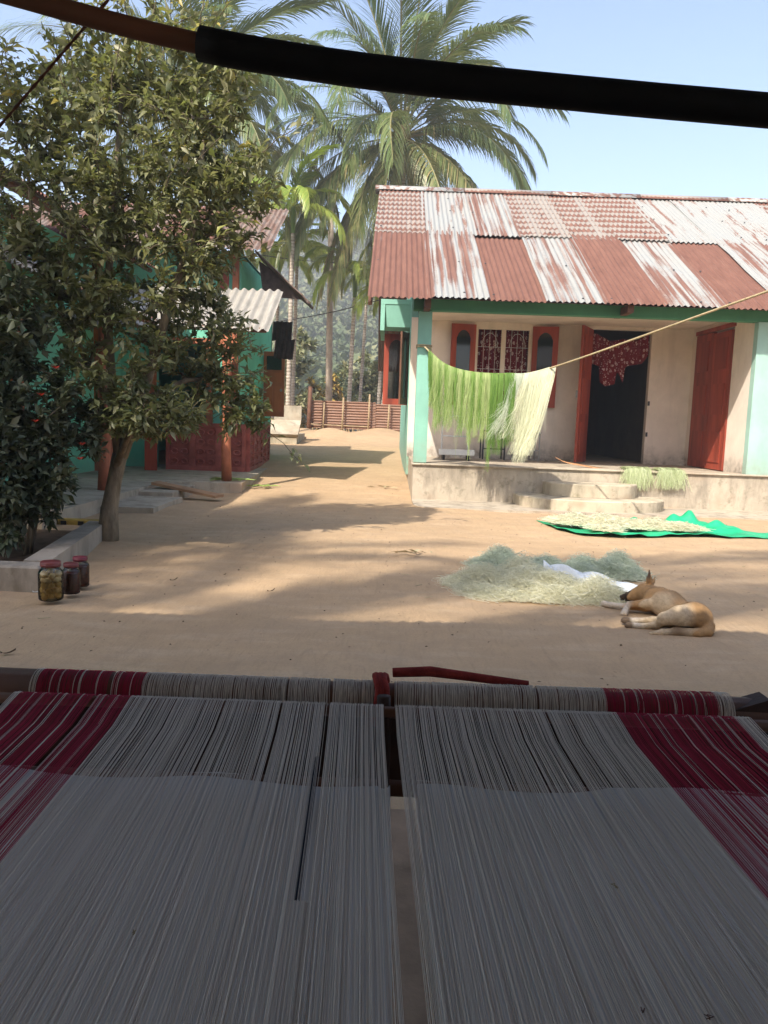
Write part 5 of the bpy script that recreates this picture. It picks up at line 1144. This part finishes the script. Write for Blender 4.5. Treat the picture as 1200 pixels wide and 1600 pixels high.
blend(white, (1.47 - x_) / .05 * (y_ > 4.4) * (y_ < 4.73)); blend(white, (1.44 - x_) / .05 * (y_ > 4.1) * (y_ < 4.25))
blend(dark, (1.555 - x_) / .02 * (y_ > 4.735)); blend(dark, np.exp(-(((x_ - 1.556) / .010) ** 2 + ((y_ - 4.70) / .02) ** 2 + ((z_ - .085) / .012) ** 2)) * 1.3)
blend(np.array((.09, .06, .045)), (z_ - .165) / .03 * (y_ > 4.62) * (x_ < 1.614)); blend(np.array((.10, .07, .05)), (1.375 - x_) / .02 * (y_ < 4.25) * (y_ > 4.1))
blend(np.array((.22, .145, .085)), np.exp(-((x_ - 1.56) / .05) ** 2) * (y_ < 4.085) * (z_ < .06)); blend(cream, (1.50 - x_) / .03 * (y_ < 4.085) * (z_ < .06))
at = dog.data.attributes.new('coat', 'FLOAT_COLOR', 'POINT'); at.data.foreach_set('color', np.concatenate([cc, np.ones((len(cc), 1))], 1).astype(np.float32).ravel())

nb = np.empty(len(V) * 3, np.float32); dog.data.vertices.foreach_get('normal', nb); nb = nb.reshape(-1, 3)
pick = rng.choice(len(V), 11000); pick = pick[V[pick, 2] > .006]; P_ = V[pick]; N_ = nb[pick]; fl_ = np.tile([.12, -.9, -.35], (len(P_), 1)); leg = P_[:, 0] < 1.52; fl_[leg] = [-.9, .25, -.3]; fl_[(P_[:, 1] < 4.09) & (P_[:, 2] < .07)] = [-.95, 0, -.1]
fl_ = fl_ - N_ * (fl_ * N_).sum(1, keepdims=True) + N_ * .35 + rng.normal(0, .15, fl_.shape); fl_ /= np.linalg.norm(fl_, axis=1, keepdims=True); sd_ = np.cross(fl_, N_); sd_ /= np.linalg.norm(sd_, axis=1, keepdims=True) + 1e-9; L_ = rng.uniform(.007, .013, (len(P_), 1))
FV = np.stack([P_ + sd_ * .0007, P_ - sd_ * .0007, P_ + fl_ * L_], 1).reshape(-1, 3); FF = (np.arange(len(P_)) * 3)[:, None] + np.array([0, 1, 2]); fur = np_mesh('fur', FV, FF, 'dog_coat', dog); stuff(fur)
fc = cc[pick] * rng.uniform(.75, 1.25, (len(P_), 1)); fa = fur.data.attributes.new('coat', 'FLOAT_COLOR', 'POINT'); fa.data.foreach_set('color', np.repeat(np.concatenate([fc, np.ones((len(fc), 1))], 1), 3, 0).astype(np.float32).ravel())
tag(dog, 'tan dog asleep on its side on the bare earth, nose to the fibre', 'dog')

# ------------------------------------------------------------------ litter on the yard
P = []; D = []; 
for k in range(1100): P.append((rng.uniform(-2.0, 4.5), rng.uniform(2.6, 9.6) if rng.random() < .8 else rng.uniform(9, 20), .006)); D.append((rng.normal(), rng.normal(), .08))
P = np.array(P); P[:, 2] = np.array([gz(a, b) for a, b in P[:, :2]]) + .008; msk = ~((P[:, 0] > .3) & (P[:, 1] > 9.5)) & ~((P[:, 0] < -1.9) & (P[:, 1] > 10)); P = P[msk]; D = np.array(D)[msk]
V, F, A = leaf_cloud(P, D, .016, .5, .15); stuff(tag(np_mesh('leaf_litter', V, F, 'litter_leaf', None, A), 'tiny dry leaves and crumbs scattered over the earth yard', 'litter'))
mb = MB()
for k in range(46):
    x, y = rng.uniform(-1.9, 3.6), rng.uniform(2.7, 9.4); a = rng.uniform(0, 6.28); l = rng.uniform(.02, .07); mb.tube([(x, y, .006), (x + l * math.cos(a), y + l * math.sin(a), .008)], .0022, 4)
stuff(tag(mb.build('straw_litter', 'litter_straw'), 'short straw bits scattered over the earth yard', 'litter'))
def peel(name, x, y, z, n, s, label, mat='green_peel'):
    mb = MB()
    for k in range(n):
        a = rng.uniform(0, 6.28); px, py = x + rng.normal(0, s * .5), y + rng.normal(0, s * .3); l = s * rng.uniform(.3, .8); w = l * .16
        mb.add([(px, py, z + .01), (px + l * math.cos(a) - w * math.sin(a), py + l * math.sin(a) + w * math.cos(a), z + .03), (px + 2 * l * math.cos(a), py + 2 * l * math.sin(a), z + .015), (px + l * math.cos(a) + w * math.sin(a), py + l * math.sin(a) - w * math.cos(a), z + .022)], [(0, 1, 2, 3)])
    return stuff(tag(mb.build(name, mat), label, 'leaf scraps'))
peel('leaf_scraps', -2.3, 11.2, .142, 22, .22, 'green leaf scraps heaped round the orange porch post'); peel('leaf_scraps', -1.75, 11.5, .045, 14, .2, 'green leaf scraps on the ground beside the porch corner')
peel('leaf_scraps', .0, 11.8, .055, 8, .16, 'dry pale leaf scraps near the house plinth corner', 'litter_straw'); peel('leaf_scraps', .28, 6.3, .004, 10, .12, 'faint pale fibre scraps left of the heaps', 'litter_straw')
for (x, y, s, mt_, lb) in ((-1.34, 4.98, .022, 'litter_leaf', 'small dark curled leaf lying on the sunlit earth, left one'), (-.68, 4.76, .022, 'litter_leaf', 'small dark curled leaf lying on the sunlit earth, right one'), (-1.63, 3.35, .03, 'litter_leaf', 'dark curled leaf near the left edge before the loom'), (-2.02, 4.52, .022, 'plain_cloth_white', 'tiny white scrap against the kerb corner beside the jars')):
    mb = MB(); U = np.linspace(-1, 1, 6); mb.v = [(x + s * u, y + s * (.35 * w * (1 - u * u) + .3 * u * u + .25 * u), .007 + .007 * (u + .4) ** 2 + .004 * w * u) for u in U for w in (-1, 0, 1)]; mb.f = [(3 * i + k, 3 * i + 3 + k, 3 * i + 4 + k, 3 * i + 1 + k) for i in range(5) for k in range(2)]
    o = mb.build('fallen_leaf' if mt_ == 'litter_leaf' else 'paper_scrap', mt_, None, True); md = o.modifiers.new('s', 'SOLIDIFY'); md.thickness = .002; tag(o, lb, 'leaf' if mt_ == 'litter_leaf' else 'scrap')

# ------------------------------------------------------------------ haze
HAZE = .0024
if HAZE:
    hz = MB().box(-720, 720, -210, 1220, -4.0, 52).build('haze', None); m = bpy.data.materials.new('haze'); m.use_nodes = True; nt = m.node_tree; nt.nodes.remove(nt.nodes['Principled BSDF'])
    v = nt.nodes.new('ShaderNodeVolumePrincipled'); v.inputs['Color'].default_value = (.86, .90, .96, 1); v.inputs['Density'].default_value = HAZE; v.inputs['Anisotropy'].default_value = 0.0
    nt.links.new(v.outputs[0], nt.nodes['Material Output'].inputs['Volume']); hz.data.materials.append(m); stuff(hz)
